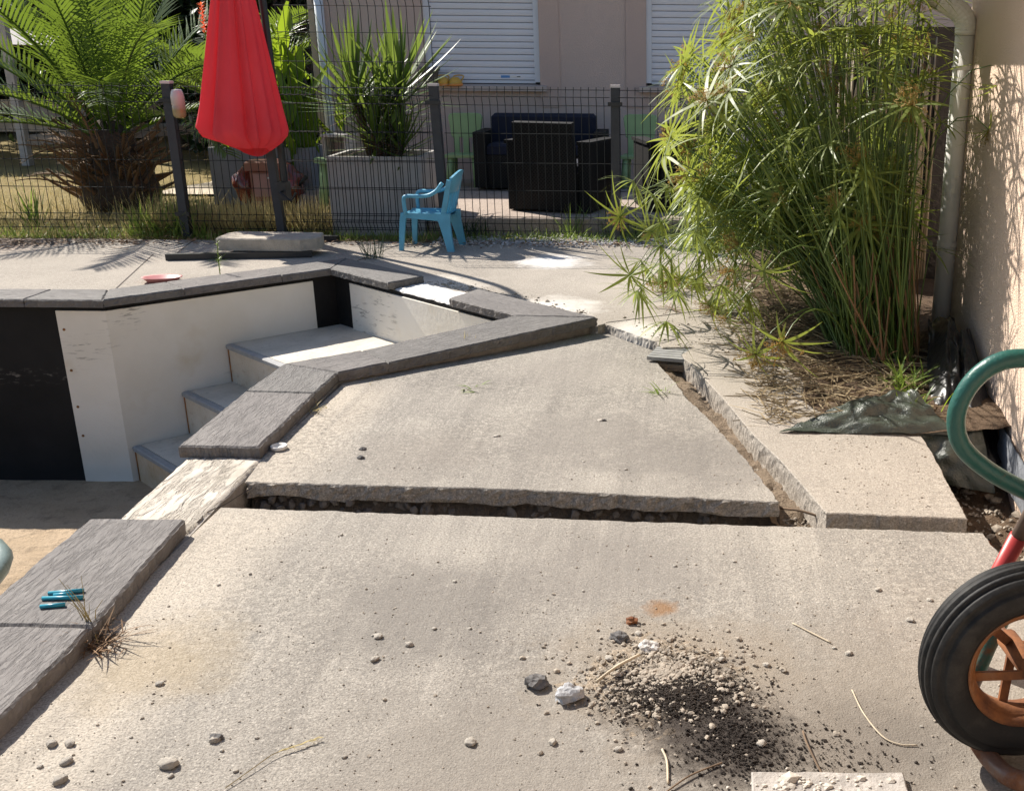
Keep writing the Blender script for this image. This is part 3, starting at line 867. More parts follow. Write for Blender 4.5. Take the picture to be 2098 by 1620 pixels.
# ------------------------------------------------------------------ fence
FY = 7.76
fence = thing('mesh_fence', 'dark grey welded wire fence with square posts between patio and garden', 'fence', (0,FY,0))
ZW = (.06,.12,.165,.36,.56,.77,.97,1.03,1.08)
def wire_panel(x0, x1, zs, y=0.0, zt=None, fold=((.06,.165),(.97,1.08)), r=.0026):
    q = MB()
    for z in zs:
        k = .03 if z in (.12, 1.03, 1.69) else 0
        q.tube([(x0,y-k,z),(x1,y-k,z)], r, 4, False)
    n = int((x1-x0)/.055)
    for i in range(n+1):
        x = x0+.012+i*.055
        p = []
        z0, z1 = min(zs), max(zs)
        p = [(x,y,z0-.02)]
        for a, c in fold: p += [(x,y,a),(x,y-.03,(a+c)/2),(x,y,c)]
        p.append((x,y,z1+.02))
        q.tube(p, r, 4, False)
    return q
posts = (-5.72,-3.74,-1.79,-.52,.065)
for a, c in zip((-7.70,)+posts[:-1], posts):
    wire_panel(a+.03, c-.03, ZW).build('wire_panel', M['wire'], fence)
wire_panel(.10, 1.25, ZW).build('wire_panel', M['wire'], fence)
wire_panel(-2.95, -1.825, (.06,.12,.165,.36,.56,.77,.97,1.03,1.08,1.26,1.46,1.64,1.69,1.74), .10, fold=((.06,.165),(.97,1.08),(1.64,1.74))).build('wire_panel', M['wire'], fence)
for i, x in enumerate((-7.70,)+posts):
    q = MB(); lean = (.035,.02,0,.03,-.01,0)[i]
    h = 1.10
    q.bar((x,0,-.05),(x-lean*1.0,0,h),.062,.062,(0,1,0))
    p = q.build('post', M['fence'], fence)
    q = MB(); q.box((x-lean,0,h+.008),(.070,.070,.018)); q.build('cap', M['cap'], p)
    for z in (.17,.985):
        q = MB(); q.box((x-lean*z,-.038,z),(.105,.014,.028)); q.build('clamp', M['black_metal'], p)

# ------------------------------------------------------------------ parasol
par = thing('parasol', 'closed red cantilever parasol on a black bent mast', 'parasol', (-3.0,7.60,0))
O = Vector((-3.0,7.60,0))
q = MB()
zt_, zb = 2.28, .665
nth, nzg = 168, 40
def cano(u, v):
    a = 2*math.pi*u; n7 = 2*math.pi/7
    h = (a+.55) % n7-n7/2
    k = min(1, v/.06)
    z = zb+(zt_-zb)*v
    zc = max(z, .76)
    rx = max(.036, .298-.180*(zc-.76)); ry = max(.036, .205-.115*(zc-.76))
    cx = -.118+.058*min(1, (zc-.76)/.9)
    f = (math.cos(n7/2)/math.cos(h))**(1.1*(1-.6*v))
    pl_ = lambda a0, w_: math.exp(-((((a-a0+math.pi) % (2*math.pi))-math.pi)/w_)**2)
    f *= 1.06+.045*math.cos(7*(a+.55)*2+1.2*v)*(1-.3*v)+.018*math.cos(19*a+3*v)+.03*math.cos(3*a-1+2*v)
    f *= 1-.30*pl_(-2.05+.15*v, .09)+.13*pl_(-1.86+.1*v, .08)-.26*pl_(-1.05-.1*v, .09)+.12*pl_(-.88-.1*v, .07)-.2*pl_(-2.6, .1)
    f *= .42+.58*k**.75
    hem = (.035*math.cos(a+1.9)+.030*math.cos(7*(a+.55))*k+.018*math.cos(2*a))*max(0, 1-v*6)
    return (cx+rx*f*math.cos(a)+.05*(1-k)*1.2, -.17+ry*f*math.sin(a), z+hem)
q.grid(nth, nzg, cano)
cano_o = q.build('canopy', M['red_fabric'], par, True)
for k in range(8):
    a = 2*math.pi*k/8
    q = MB(); q.tube([(-.11+.13*math.cos(a),-.17+.08*math.sin(a),.72),(-.06+.015*math.cos(a),-.17+.015*math.sin(a),2.2)], .006, 5); q.build('rib', M['black_metal'], par)
q = MB(); q.bar((.015,.06,.04),(-.015,.06,.80),.055,.055,(0,1,0)); q.build('lower_mast', M['fence'], par)
arm = catmull([(.075,.055,.30),(.073,.055,.55),(.070,.05,.95),(.066,.045,1.35),(.055,.04,1.75),(.025,-.02,2.15),(-.03,-.12,2.38),(-.05,-.17,2.42)], 5)
q = MB(); q.tube(arm, .026, 10); q.build('arm', M['black_metal'], par, True)
q = MB(); q.box((.075,.03,.36),(.06,.10,.13)); 
cb = q.build('crank_box', M['black_metal'], par)
q = MB(); q.tube([(.08,-.03,.36),(.08,-.08,.36),(.16,-.085,.30),(.20,-.085,.36)], .009, 6); q.build('crank_handle', M['black_metal'], cb)
q = MB(); q.tube([(-.02,-.17,2.26),(-.04,-.17,2.45)], .03, 10); q.build('hub', M['black_metal'], par)
for (a, c) in (((-.43,-.82),(.48,-.66)),((-.30,.06),(.45,-.02)),((-.02,-.75),(.02,.35))):
    q = MB(); q.bar((*a,.022),(*c,.022),.045,.040); q.build('base_bar', M['black_metal'], par)
wt = thing('parasol_weight', 'pale concrete weight slab lying on the parasol base', 'concrete slab', (-2.82,7.03,.045))
q = MB()
pl = [(-.335,-.10),(-.31,-.125),(.24,-.125),(.33,-.06),(.345,.0),(.30,.17),(-.30,.19),(-.345,.10)]
q.prism(jag(pl,.03,.002,4), 0, .082, .007); q.build('slab', M['weight'], wt)

# ------------------------------------------------------------------ child chair
def chair():
    t = thing('child_chair', 'small turquoise plastic child armchair in front of the fence', 'chair', (-1.80,7.36,0), R(-4))
    mm = M['blue']
    # x: -front .. +back (chair looks towards -x), y: across
    q = MB()
    q.grid(12, 12, lambda u, v: (-.15+.30*u, -.13+.26*v, .262-.018*math.sin(u*3.14)*math.sin(v*3.14)-.012*u))
    q.grid(12, 12, lambda u, v: (-.15+.30*u, .13-.26*v, .248-.018*math.sin(u*3.14)*math.sin(v*3.14)-.012*u))
    q.build('seat', mm, t, True)
    for s in (-1, 1):
        q = MB(); q.prism([(-.155,s*.125-.012),(.15,s*.125-.012),(.15,s*.125+.012),(-.155,s*.125+.012)], lambda x,y: .205 if x > 0 else .228, .263, .004); q.build('side_rail', mm, t)
        q = MB()   # front leg, a flattened channel
        for yo in (0, ):
            q.v += []
        st = [(-.150,.262,.030),(-.162,.20,.028),(-.172,.10,.024),(-.18,0,.020)]
        def leg(q, st, y0, y1, th):
            for (xa, za, wa_), (xb, zb_, wb_) in zip(st[:-1], st[1:]):
                ya, yb = y0+(y1-y0)*(1-za/.262), y0+(y1-y0)*(1-zb_/.262)
                n = len(q.v)
                for (x, z, w_, y) in ((xa,za,wa_,ya),(xb,zb_,wb_,yb)):
                    q.v += [Vector((x-w_,y-th,z)),Vector((x+w_,y-th,z)),Vector((x+w_,y+th,z)),Vector((x-w_,y+th,z))]
                for k in range(4):
                    j = (k+1) % 4
                    q.f.append((n+k,n+4+k,n+4+j,n+j))
                q.f.append((n+4,n+5,n+6,n+7)[::-1])
        leg(q, [(a-.0, z, w_*.75) for a, z, w_ in st], s*.125, s*.148, .011); q.build('leg', mm, t)
        q = MB(); leg(q, [(.118,.262,.060),(.135,.20,.040),(.155,.10,.030),(.175,0,.024)], s*.125, s*.15, .012); q.build('leg', mm, t)
        q = MB()   # armrest
        q.tube(catmull([(-.135,s*.142,.255),(-.140,s*.146,.33),(-.128,s*.148,.376),(-.05,s*.150,.380),(.03,s*.148,.385),(.09,s*.142,.415),(.135,s*.135,.47)], 4), .0135, 8)
        for v in q.v: v.y = s*.147+(v.y-s*.147)*1.35
        q.build('armrest', mm, t, True)
        q = MB(); q.bar((.128,s*.125,.255),(.185,s*.130,.49),.020,.034,(1,0,0)); q.build('back_post', mm, t)
    q = MB()
    def bk(u, v, o=0.0):
        y = -.13+.26*u; c = 1-(2*u-1)**2
        z = .40+(.105+.045*c)*v
        return (.155+.062*((z-.38)/.13)*.7+.022*c+o, y, z)
    q.grid(14, 8, lambda u, v: bk(u, v, .009)); q.grid(14, 8, lambda u, v: bk(1-u, v, -.009))
    def edge(mb, n, fa, fb):
        for i in range(n):
            mb.quad(Vector(fa(i/n)), Vector(fa((i+1)/n)), Vector(fb((i+1)/n)), Vector(fb(i/n)))
    edge(q, 14, lambda t_: bk(t_, 1, -.009), lambda t_: bk(t_, 1, .009))
    edge(q, 8, lambda t_: bk(0, t_, -.009), lambda t_: bk(0, t_, .009)); edge(q, 8, lambda t_: bk(1, t_, .009), lambda t_: bk(1, t_, -.009))
    edge(q, 14, lambda t_: bk(t_, 0, .009), lambda t_: bk(t_, 0, -.009))
    q.build('backrest', mm, t, True)
    for k in (-1, 0, 1):
        q = MB(); q.bar((.13,k*.06,.25),(.178,k*.06,.41),.008,.026,(1,0,0)); q.build('back_slat', mm, t)
    return t
ch = chair()

# ------------------------------------------------------------------ terrace furniture
def kid_chair(x, y, rz, label):
    t = thing('toddler_chair', label, 'chair', (x,y,TZ), rz, 'pale green toddler chairs')
    mm = M['green_plastic']
    q = MB(); q.prism(jag([(-.17,-.14),(.17,-.14),(.15,.15),(-.15,.15)],.05,0,0), .275, .305, .006); q.build('seat', mm, t)
    for s in (-1, 1):
        for yy in (-1, 1):
            q = MB(); q.tube([(s*.115,yy*.10,.275),(s*.135,yy*.13,0)], [.032,.036], 10); q.build('leg', mm, t, True)
    for k in (-1, 0, 1):
        q = MB(); q.bar((k*.088,.125,.30),(k*.092,.150,.47),.052,.026,(0,1,0)); q.build('back_slat', mm, t)
    q = MB()
    pl = [(-.140,0),(-.125,-.02),(.125,-.02),(.140,0),(.165,.17),(.150,.20),(.11,.21),(-.11,.21),(-.150,.20),(-.165,.17)]
    pl2 = pl
    st = len(q.v)
    q.prism(pl2, -.015, .015, .005)
    for v in q.v: v.xyz = (v.x, .155-v.z*1.0+v.y*.08, .465+v.y)
    q.build('back_panel', mm, t)
    return t
kid_chair(-2.13, 10.18, R(2), 'pale green toddler chair against the house wall left of the sofa')
kid_chair(-.45, 10.2, R(-3), 'pale green toddler chair half hidden behind the right wicker armchair')
sf = thing('garden_sofa', 'dark wicker two-seat sofa with navy back cushion by house wall', 'sofa', (-1.36,10.15,TZ), R(1))
q = MB(); q.box((0,.0,.17),(1.18,.62,.30)); q.build('base', M['rattan'], sf)
for s in (-1, 1):
    q = MB(); q.box((s*.555,-.02,.28),(.11,.66,.50)); q.build('armrest', M['rattan'], sf)
q = MB(); q.box((0,.27,.42),(.99,.10,.46)); q.build('backrest', M['rattan'], sf)
q = MB(); q.prism(jag([(-.5,-.08),(.5,-.08),(.5,.08),(-.5,.08)],.1,0,0), 0, .40, .03); 
for v in q.v: v += Vector((0,.15,.28))
q.build('back_cushion', M['navy'], sf)
q = MB(); q.prism([(-.495,-.30),(.495,-.30),(.495,.06),(-.495,.06)], .325, .42, .02); q.build('seat_cushion', M['navy'], sf)
def armchair(x, y, rz, label):
    t = thing('wicker_armchair', label, 'armchair', (x,y,TZ), rz, 'black wicker armchairs')
    mm = M['rattan']
    q = MB(); q.box((0,.02,.20),(.50,.52,.22)); q.build('seat_base', mm, t)
    q = MB(); q.prism([(-.24,-.20),(.24,-.20),(.24,.26),(-.24,.26)], .312, .38, .015); q.build('seat_cushion', M['navy'], t)
    for s in (-1, 1):
        q = MB(); q.box((s*.305,.03,.27),(.09,.60,.52)); q.build('side_panel', mm, t)
        q = MB(); q.box((s*.31,.03,.545),(.115,.62,.028)); q.build('arm_top', M['rattan'], t)
    q = MB(); q.v += [Vector(p) for p in ((-.26,-.30,.02),(.26,-.30,.02),(.26,-.24,.02),(-.26,-.24,.02),(-.25,-.37,.70),(.25,-.37,.70),(.25,-.315,.71),(-.25,-.315,.71))]
    q.f += [(3,2,1,0),(4,5,6,7),(0,1,5,4),(1,2,6,5),(2,3,7,6),(3,0,4,7)]
    q.build('backrest', mm, t)
    return t
armchair(-1.02, 8.62, R(-16), 'black wicker armchair seen from behind in front of the sofa')
armchair(-.02, 8.75, R(14), 'black wicker armchair beside the reeds, right of the fence post')

# window sill things
pot = thing('flower_pot', 'empty dark grey flower pot on the window sill', 'flower pot', (-2.53,10.68,TZ+.93))
q = MB(); q.lathe([(.0,.004),(.062,.0),(.085,.125),(.098,.128),(.100,.165),(.090,.165),(.086,.13),(.06,.02),(0,.02)], 20); q.build('pot', M['pot'], pot, True)
def clog(x, rz, label, mat):
    t = thing('child_clog', label, 'shoe', (x,10.70,TZ+.918), rz, 'child clogs on the sill')
    q = MB(); q.lathe([(.0,.0),(.05,.0),(.058,.012),(.056,.045),(.040,.075),(.020,.082),(0,.083)], 16)
    for v in q.v: v.y *= 1.45; v.z *= (1.0 if v.y < .02 else .85)
    q.build('upper', mat, t, True)
    q = MB(); q.lathe([(0,-.004),(.056,-.004),(.062,.006),(.061,.020),(.0,.020)], 16)
    for v in q.v: v.y *= 1.45
    q.build('sole', M['orange'], t, True)
    q = MB(); q.tube(catmull([(-.05,.03,.05),(-.055,.06,.09),(0,.085,.10),(.055,.06,.09),(.05,.03,.05)],3), .007, 6); q.build('strap', mat, t, True)
    return t
clog(-2.405, R(15), 'yellow child clog on the sill, next to the pot', M['yellow'])
clog(-2.285, R(-20), 'orange yellow child clog on the sill, right one of the pair', M['yellow'])

# planters
def planter(name, label, loc, wx, wy, h, mat, rz=0, soil=True):
    t = thing(name, label, 'planter', loc, rz)
    th = .03
    for nm, c, s_ in (('front_panel',(0,-wy/2,h/2),(wx,th,h)),('back_panel',(0,wy/2,h/2),(wx,th,h)),('side_panel',(-wx/2+th/2,0,h/2),(th,wy-th-.002,h-.002)),('side_panel',(wx/2-th/2,0,h/2),(th,wy-th-.002,h-.002))):
        q = MB(); q.box(c, s_); q.build(nm, mat, t)
    q = MB(); q.box((0,0,h-.06),(wx-2*th-.002,wy-th-.002,.02)); q.build('soil', M['soil'], t)
    return t
planter('planter', 'light grey square planter box holding the yucca behind the fence', (-2.37,8.28,-.02), .70, .62, .60, M['planter'], R(3))
planter('planter', 'dark grey planter box behind the parasol and red plastic toy', (-3.92,9.98,-.02), .92, .55, .52, M['planter2'], R(2))
tb = thing('side_table', 'small pale green plastic table between the two planters', 'table', (-3.03,9.25,0), R(10))
q = MB(); q.prism([(.22*math.cos(a),.22*math.sin(a)) for a in [k*math.pi/10 for k in range(20)]], .42, .455, .006); q.build('table_top', M['green_plastic'], tb)
for sx in (-1, 1):
    for sy in (-1, 1):
        q = MB(); q.tube([(sx*.12,sy*.12,.42),(sx*.15,sy*.15,0)], [.035,.04], 10); q.build('leg', M['green_plastic'], tb, True)
bx = thing('wooden_box', 'small weathered wooden box on the pale green table', 'box', (-3.03,9.28,.4565), R(-8))
for (c, s_) in (((-.10,0,.09),(.02,.2,.18)),((.10,0,.09),(.02,.2,.18)),((0,0,.19),(.24,.22,.02)),((0,.09,.09),(.178,.02,.176))):
    q = MB(); q.box(c, s_); q.build('board', M['white_wood'], bx)

# reddish toy
ty = thing('plastic_toy', 'reddish brown plastic toy cabinet with glossy side drums behind fence', 'toy', (-3.74,9.42,0), R(4))
q = MB(); q.prism([(-.13,-.10),(.13,-.10),(.13,.10),(-.13,.10)], .06, .33, .01); q.build('cabinet', M['toy'], ty)
q = MB(); q.box((.0,-.105,.205),(.20,.012,.20)); dd = q.build('door', M['toy_pink'], ty)
q = MB(); q.box((.05,-.114,.27),(.05,.01,.014)); q.build('handle', M['white'], dd)
q = MB(); q.prism([(-.16,-.13),(.16,-.13),(.15,.11),(-.15,.11)], .332, .42, .02); q.build('top_bin', M['toy'], ty)
q = MB(); q.prism([(-.14,-.12),(.14,-.12),(.14,.10),(-.14,.10)], 0.012, .058, .006); q.build('plinth', M['toy'], ty)
for s in (-1, 1):
    q = MB(); q.rock((0,0,0), 1, 3+s, 2, (1,1,1), .22); 
    for v in q.v: v.xyz = (s*.205+v.x*.10, v.y*.12, .20+v.z*.17)
    q.build('side_drum', M['toy_red'], ty, True)
q = MB(); q.tube([(.26,-.06,.18),(.36,-.10,.28)], .018, 8); q.build('grip', M['black_metal'], ty, True)

# hanging bottle
bt = thing('plastic_bottle', 'cloudy plastic bottle hanging upside down beside the fence post', 'bottle', (-3.655,7.715,.86))
q = MB(); q.lathe([(.0,.0),(.030,.002),(.043,.018),(.046,.05),(.046,.085),(.043,.09),(.046,.096),(.047,.15),(.040,.185),(.030,.20),(.0,.203)], 18); q.build('bottle_body', M['bottle'], bt, True)
q = MB(); q.tube([(0,.0,.207),(-.03,.02,.215),(-.06,.04,.20)], .002, 4); q.build('string', M['wire'], bt)

# red frisbee bowl
rb = thing('plastic_bowl', 'faded pink red plastic bowl on the slab behind the pool edge', 'bowl', (-3.12,6.08,.002), 0)
q = MB(); q.lathe([(.0,.0),(.080,.0),(.104,.024),(.112,.026),(.112,.030),(.100,.028),(.076,.004),(.0,.004)], 32, Matrix.Rotation(R(-4),4,'X')); q.build('bowl_body', M['pink'], rb, True)

# bottle cap, teal sticks
cp = thing('bottle_lid', 'white plastic lid lying on the concrete by the coping', 'lid', (-1.385,3.315,0.0))
q = MB(); q.lathe([(0,.006),(.022,.006),(.024,.013),(.027,.013),(.028,.001),(.0,.001)], 28); q.build('lid_disc', M['white'], cp, True)
for k, (a, c, lb) in enumerate((((-1.515,2.205),(-1.440,2.222),'teal plastic stick at the back of the bundle, nearest the pool steps'),((-1.515,2.181),(-1.424,2.188),'longest teal plastic stick, third from the front of the bundle'),((-1.497,2.196),(-1.457,2.204),'shortest teal plastic stick lying across the middle of the bundle'),((-1.497,2.142),(-1.446,2.153),'teal plastic stick lying apart in front of the others'))):
    q = MB(); q.tube([(*a,.0505),(*c,.0505)], .0052, 8); o = q.build('plastic_stick', M['blue_stick'], None, True)
    tag(o, lb, 'plastic stick', 'teal plastic sticks on the coping')

# ------------------------------------------------------------------ umbrella reeds
reeds = thing('umbrella_reed', 'tall dense clump of green umbrella reeds by the drainpipe', 'reed clump', (.92,4.72,0))
RO = Vector((.92,4.72,0))
WH = []; FL = []
for k in range(12):
    r_ = random.Random(100+k); q = MB()
    n = r_.randint(11, 16)
    for i in range(n):
        a = 2*math.pi*(i+r_.uniform(-.25,.25))/n
        e = r_.uniform(-.05, .42)
        d = Vector((math.cos(a)*math.cos(e), math.sin(a)*math.cos(e), math.sin(e)))
        q.blade((0,0,0), d, r_.uniform(.13,.26), r_.uniform(.011,.017), r_.uniform(.2,1.0), 5, None, .0, lambda t: max(.04, min(1, t*5+.35)*(1-t**2.2)))
    WH.append(q.mesh('leaf_whorl', M['reed_leaf']))
for k in range(5):
    r_ = random.Random(300+k); q = MB()
    for i in range(16):
        a = r_.uniform(0, 6.28); e = r_.uniform(.1, 1.3)
        d = Vector((math.cos(a)*math.cos(e), math.sin(a)*math.cos(e), math.sin(e)))
        L = r_.uniform(.03, .075)
        q.tube([(0,0,0), d*L], .0009, 3, False)
        for j in range(9):
            c = d*L+Vector((r_.gauss(0,.006), r_.gauss(0,.006), r_.gauss(0,.006)))
            d2 = Vector((r_.gauss(0,1), r_.gauss(0,1), r_.gauss(0,1))).normalized()
            q.blade(c, d2, .010, .0042, 0, 1, None, 0, lambda t: 1-.6*t)
    FL.append(q.mesh('flower_head', M['reed_flower']))
rr = random.Random(5)
def stalk(base, tip, ctl, parent, r=.0032, whorl=True, flower=.45, scale=1.0):
    q = MB(); p = [v for v in bez(base, ctl, tip, 7)]
    q.tube(p, [r*1.25-(r*.5)*i/7 for i in range(8)], 5, False)
    o = q.build('stem', M['reed_stem'], parent, True)
    d = (p[-1]-p[-2]).normalized()
    if whorl:
        wq = link('leaf_whorl', rr.choice(WH), o); wq.location = tip
        wq.rotation_mode = 'QUATERNION'
        wq.rotation_quaternion = d.to_track_quat('Z','Y') @ Euler((rr.gauss(0,.18), rr.gauss(0,.18), rr.uniform(0,6.28))).to_quaternion()
        s_ = scale*rr.uniform(.75, 1.2); wq.scale = (s_,)*3
        if rr.random() < flower:
            f = link('flower_head', rr.choice(FL), o); f.location = tip
            f.rotation_mode = 'QUATERNION'; f.rotation_quaternion = wq.rotation_quaternion.copy()
            s_ = rr.uniform(.7, 1.35); f.scale = (s_,)*3
    return o
def reed_tip():
    while True:
        z = .42+1.33*rr.random()**.9; y = rr.uniform(4.1, 5.8)
        xm = {0: .12, 1: -.05, 2: -.15, 3: -.10, 4: .08, 5: .2, 6: .35, 7: .5}[int((z-.4)/.23)]+.05
        x = xm+(1.15-xm)*rr.random()**1.15
        if x > .243*y-.11 and rr.random() < .95: continue
        if x > WX(y)-.05: continue
        if y < 4.3 and z < .75: continue
        if y < 3.80+.82*(1.22-x) and rr.random() < .9: continue
        if z > .95 and x > .55 and rr.random() < .55: continue
        return Vector((x, y, z))-RO
def reed_base(tip):
    a = math.atan2(tip.y, tip.x)+rr.gauss(0,.6); k = rr.random()**.6
    return Vector((.20*k*math.cos(a)-.05, .44*k*math.sin(a), .02))
def reed_ctl(base, tip):
    c = base.lerp(tip, .36); c.z = tip.z*.62+.08; return c
for n in range(240):
    tip = reed_tip(); base = reed_base(tip)
    stalk(base, tip, reed_ctl(base, tip), reeds)
q = MB(); qs = MB()
for n in range(165):
    tip = reed_tip() if n < 105 else Vector((rr.uniform(.02,.62), rr.uniform(4.7,6.0), rr.uniform(.32,.85)))-RO; base = reed_base(tip); p = bez(base, reed_ctl(base, tip), tip, 6)
    qs.tube(p, [.004-.0015*i/6 for i in range(7)], 4, False)
    d = (p[-1]-p[-2]).normalized(); Q = d.to_track_quat('Z','Y').to_matrix(); nn_ = rr.randint(10, 15)
    for i in range(nn_):
        a = 2*math.pi*(i+rr.uniform(-.25,.25))/nn_; e = rr.uniform(-.05,.45)
        q.blade(tip, Q @ Vector((math.cos(a)*math.cos(e), math.sin(a)*math.cos(e), math.sin(e))), rr.uniform(.13,.25), rr.uniform(.011,.016), rr.uniform(.2,1.0), 4, None, 0, lambda t: max(.04, min(1, t*5+.35)*(1-t**2.2)))
for k in range(46):   # long arching and broken stalks
    base = Vector((rr.uniform(-.18,.05), rr.uniform(-.35,.35), .02)); x_, y_ = rr.uniform(-.25,.50), rr.uniform(4.3,6.0)
    tip = Vector((x_, y_, rr.uniform(.15,.75)))-RO; c_ = base.lerp(tip,.55)+Vector((0,0,rr.uniform(.7,1.25)))
    p = bez(base, c_, tip, 9); qs.tube(p, [.0038-.002*i/9 for i in range(10)], 4, False); d = (p[-1]-p[-2]).normalized(); Q = d.to_track_quat('Z','Y').to_matrix()
    for i in range(13):
        a = 2*math.pi*(i+rr.uniform(-.25,.25))/13; e = rr.uniform(-.05,.5)
        q.blade(tip, Q @ Vector((math.cos(a)*math.cos(e), math.sin(a)*math.cos(e), math.sin(e))), rr.uniform(.13,.24), rr.uniform(.010,.015), rr.uniform(.2,1.0), 4, None, 0, lambda t: max(.04, min(1, t*5+.35)*(1-t**2.2)))
tag(q.build('inner_leaves', M['reed_leaf'], reeds), kind='stuff')
tag(qs.build('inner_stems', M['reed_stem'], reeds, True), kind='stuff')
# a few drooping and snapped stalks at the front
for (tx, ty, tz, mz) in ((-.32,5.1,.55,1.05),(-.26,4.9,.30,.95),(-.18,5.6,.40,.9),(.05,4.55,.35,.75),(.18,4.25,.25,.7),(.30,4.15,.12,.6),(.12,4.8,.18,.7),(.40,4.05,.20,.55),(-.02,5.2,.22,.75),(.22,4.5,.40,.8),(.33,4.25,.45,.7),(1.33,4.45,1.22,1.0),(1.25,4.40,1.02,.9)):
    base = Vector((rr.uniform(-.15,.05), rr.uniform(-.3,.1), .02))
    tip = Vector((tx,ty,tz))-RO
    stalk(base, tip, base.lerp(tip,.6)+Vector((0,0,mz-.2)), reeds, flower=.7)
q = MB()
for i in range(230):
    a = rr.uniform(0, 6.28); k = rr.random()**.5
    bx_ = Vector((.19*k*math.cos(a)-.03, .46*k*math.sin(a)-.02, .0))
    h = rr.uniform(.35, 1.15); la = rr.uniform(1.6, 5.0); ll = rr.uniform(.02,.62)*h
    tp = bx_+Vector((math.cos(la)*ll, math.sin(la)*ll, h))
    if (tp+RO).x > .245*(tp+RO).y-.08: continue
    q.tube(bez(bx_, bx_.lerp(tp,.5)+Vector((0,0,.08*h)), tp, 4), [.0042,.004,.0036,.003,.0022], 4, False)
tag(q.build('stem_thicket', M['reed_stem'], reeds, True), kind='stuff')
q = MB()
for i in range(150):
    a = rr.uniform(0, 6.28); k = rr.random()**.5
    bx_ = Vector((.20*k*math.cos(a)-.03, .46*k*math.sin(a)-.03, .0))
    h = rr.uniform(.12, .60); la = rr.uniform(1.2, 5.6); ll = rr.uniform(.05,.6)*h
    tp = bx_+Vector((math.cos(la)*ll, math.sin(la)*ll, h))
    if (tp+RO).x > .245*(tp+RO).y-.08: continue
    q.tube([bx_, tp], [.0048,.003], 4, False)
    if rr.random() < .5: q.blade(bx_.lerp(tp,.5), (tp-bx_)+Vector((rr.gauss(0,.2),rr.gauss(0,.2),0)), rr.uniform(.08,.2), .014, .6, 3)
tag(q.build('dry_sheaths', M['reed_dry'], reeds), kind='stuff')
cs = thing('cane_screen', 'pale dry cane screen standing behind the umbrella reeds', 'screen', (1.3,6.2,0))
CN = []
for k in range(5):
    q = MB(); q.tube([(0,0,0),(rr.gauss(0,.008),0,.5),(rr.gauss(0,.012),0,1.0),(rr.gauss(0,.02),0,1.42)], [.0075,.007,.0065,.005], 6); CN.append(q.mesh('cane', M['pale_straw'], True))
for k in range(38):
    o = link('cane', CN[k % 5], cs); o.location = (-.42+k*.0155+rr.gauss(0,.003), rr.gauss(0,.012), 0); o.rotation_euler = (rr.gauss(0,.02), rr.gauss(0,.025), rr.random()*6); o.scale = (1,1,rr.uniform(.85,1.05))
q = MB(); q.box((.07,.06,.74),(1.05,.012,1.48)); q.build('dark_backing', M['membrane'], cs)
# cut heads lying on the slab
for (x, y, z, lb) in ((-.10,5.92,.06,'cut reed head with big seed cluster, farthest out on the slab'),(.06,6.05,.03,'small cut reed head between the big seed cluster and the reeds'),(.17,5.40,.03,'brown cut reed head lying at the edge of the litter')):
    t = thing('reed_head', lb, 'cut reed', (x,y,z), 0)
    f = link('leaf_whorl', WH[int(abs(x)*50) % 12], t); f.rotation_euler = (R(150), R(20), 1.0)
    f.scale = (.9,)*3
    for j in range(4):
        f = link('seed_cluster', FL[j], t); f.scale = (1.5 if x < 0 else .9,)*3; f.rotation_euler = (R(60+20*j), R(40*j-60), j*1.6); f.location = (rr.uniform(-.04,.04), rr.uniform(-.03,.03), .0)
    q = MB(); q.tube(bez((0,0,0),(.12,-.02,.25),(.40,-.10,.32),6), .003, 5); q.build('stem', M['reed_stem'], t)
t = thing('reed_head', 'dried dark spidery reed head lying flat on the slab', 'cut reed', (-.08,5.47,.012))
q = MB()
for i in range(22):
    a = rr.uniform(0, 6.28); q.blade((0,0,0), (math.cos(a), math.sin(a), rr.uniform(-.02,.12)), rr.uniform(.10,.22), .006, .25, 3)
q.build('leaf_whorl', M['twig'], t)
# straw litter under the reeds
q = MB()
for i in range(3000):
    v = rr.random(); y = 3.58+v*3.0; xl = .46-.06*(y-3.6)+.12*abs(nz(0,y,3)); x = xl-.16+rr.random()**1.1*(1.28-xl)
    if y < 3.9 and x > .95: continue
    a = rr.uniform(0, 3.14); L = rr.uniform(.03, .20); z = .035+rr.random()*.03
    if x < .42: z = .004+rr.random()*.012
    d = Vector((math.cos(a), math.sin(a), rr.gauss(0,.08)))
    if rr.random() < .5: q.blade((x,y,z), d, L, rr.uniform(.004,.010), .1, 2, Vector((-d.y,d.x,rr.gauss(0,.5))))
    else: q.tube([(x,y,z),(x+d.x*L,y+d.y*L,z+d.z*L)], .0022, 3, False)
tag(q.build('straw_litter', M['straw']), 'dry straw and cut reed stalks littering the planting bed', 'litter', None, 'stuff')

# weeds -----------------------------------------------------------------
def weed(x, y, z, label, kind='weed', h=.08, n=26, spread=.09, mat='weed', w_=.006, name='weed', up_=.8, cat='weed', droop=.8):
    t = tag(link(name, None), label, cat); t.location = (x,y,z)
    q = MB(); r_ = random.Random(int(abs(x*1000+y*77)))
    for i in range(n):
        a = r_.uniform(0, 6.28); e = r_.uniform(up_-.5, min(1.5, up_+.5))
        q.blade((r_.gauss(0,spread*.25),r_.gauss(0,spread*.25),0), (math.cos(a)*math.cos(e),math.sin(a)*math.cos(e),math.sin(e)), h*r_.uniform(.5,1.3), w_*r_.uniform(.6,1.3), droop*r_.uniform(.2,1.2), 4)
    o = q.build('blade_tuft', M[mat], t); o['kind'] = 'stuff'
    return t
weed(-1.342,2.065,0,'dry brown grass tuft growing from the near coping joint',h=.085,n=190,spread=.11,mat='palm_dry',w_=.0045,up_=.45,name='grass_tuft',cat='grass tuft')
q = MB()
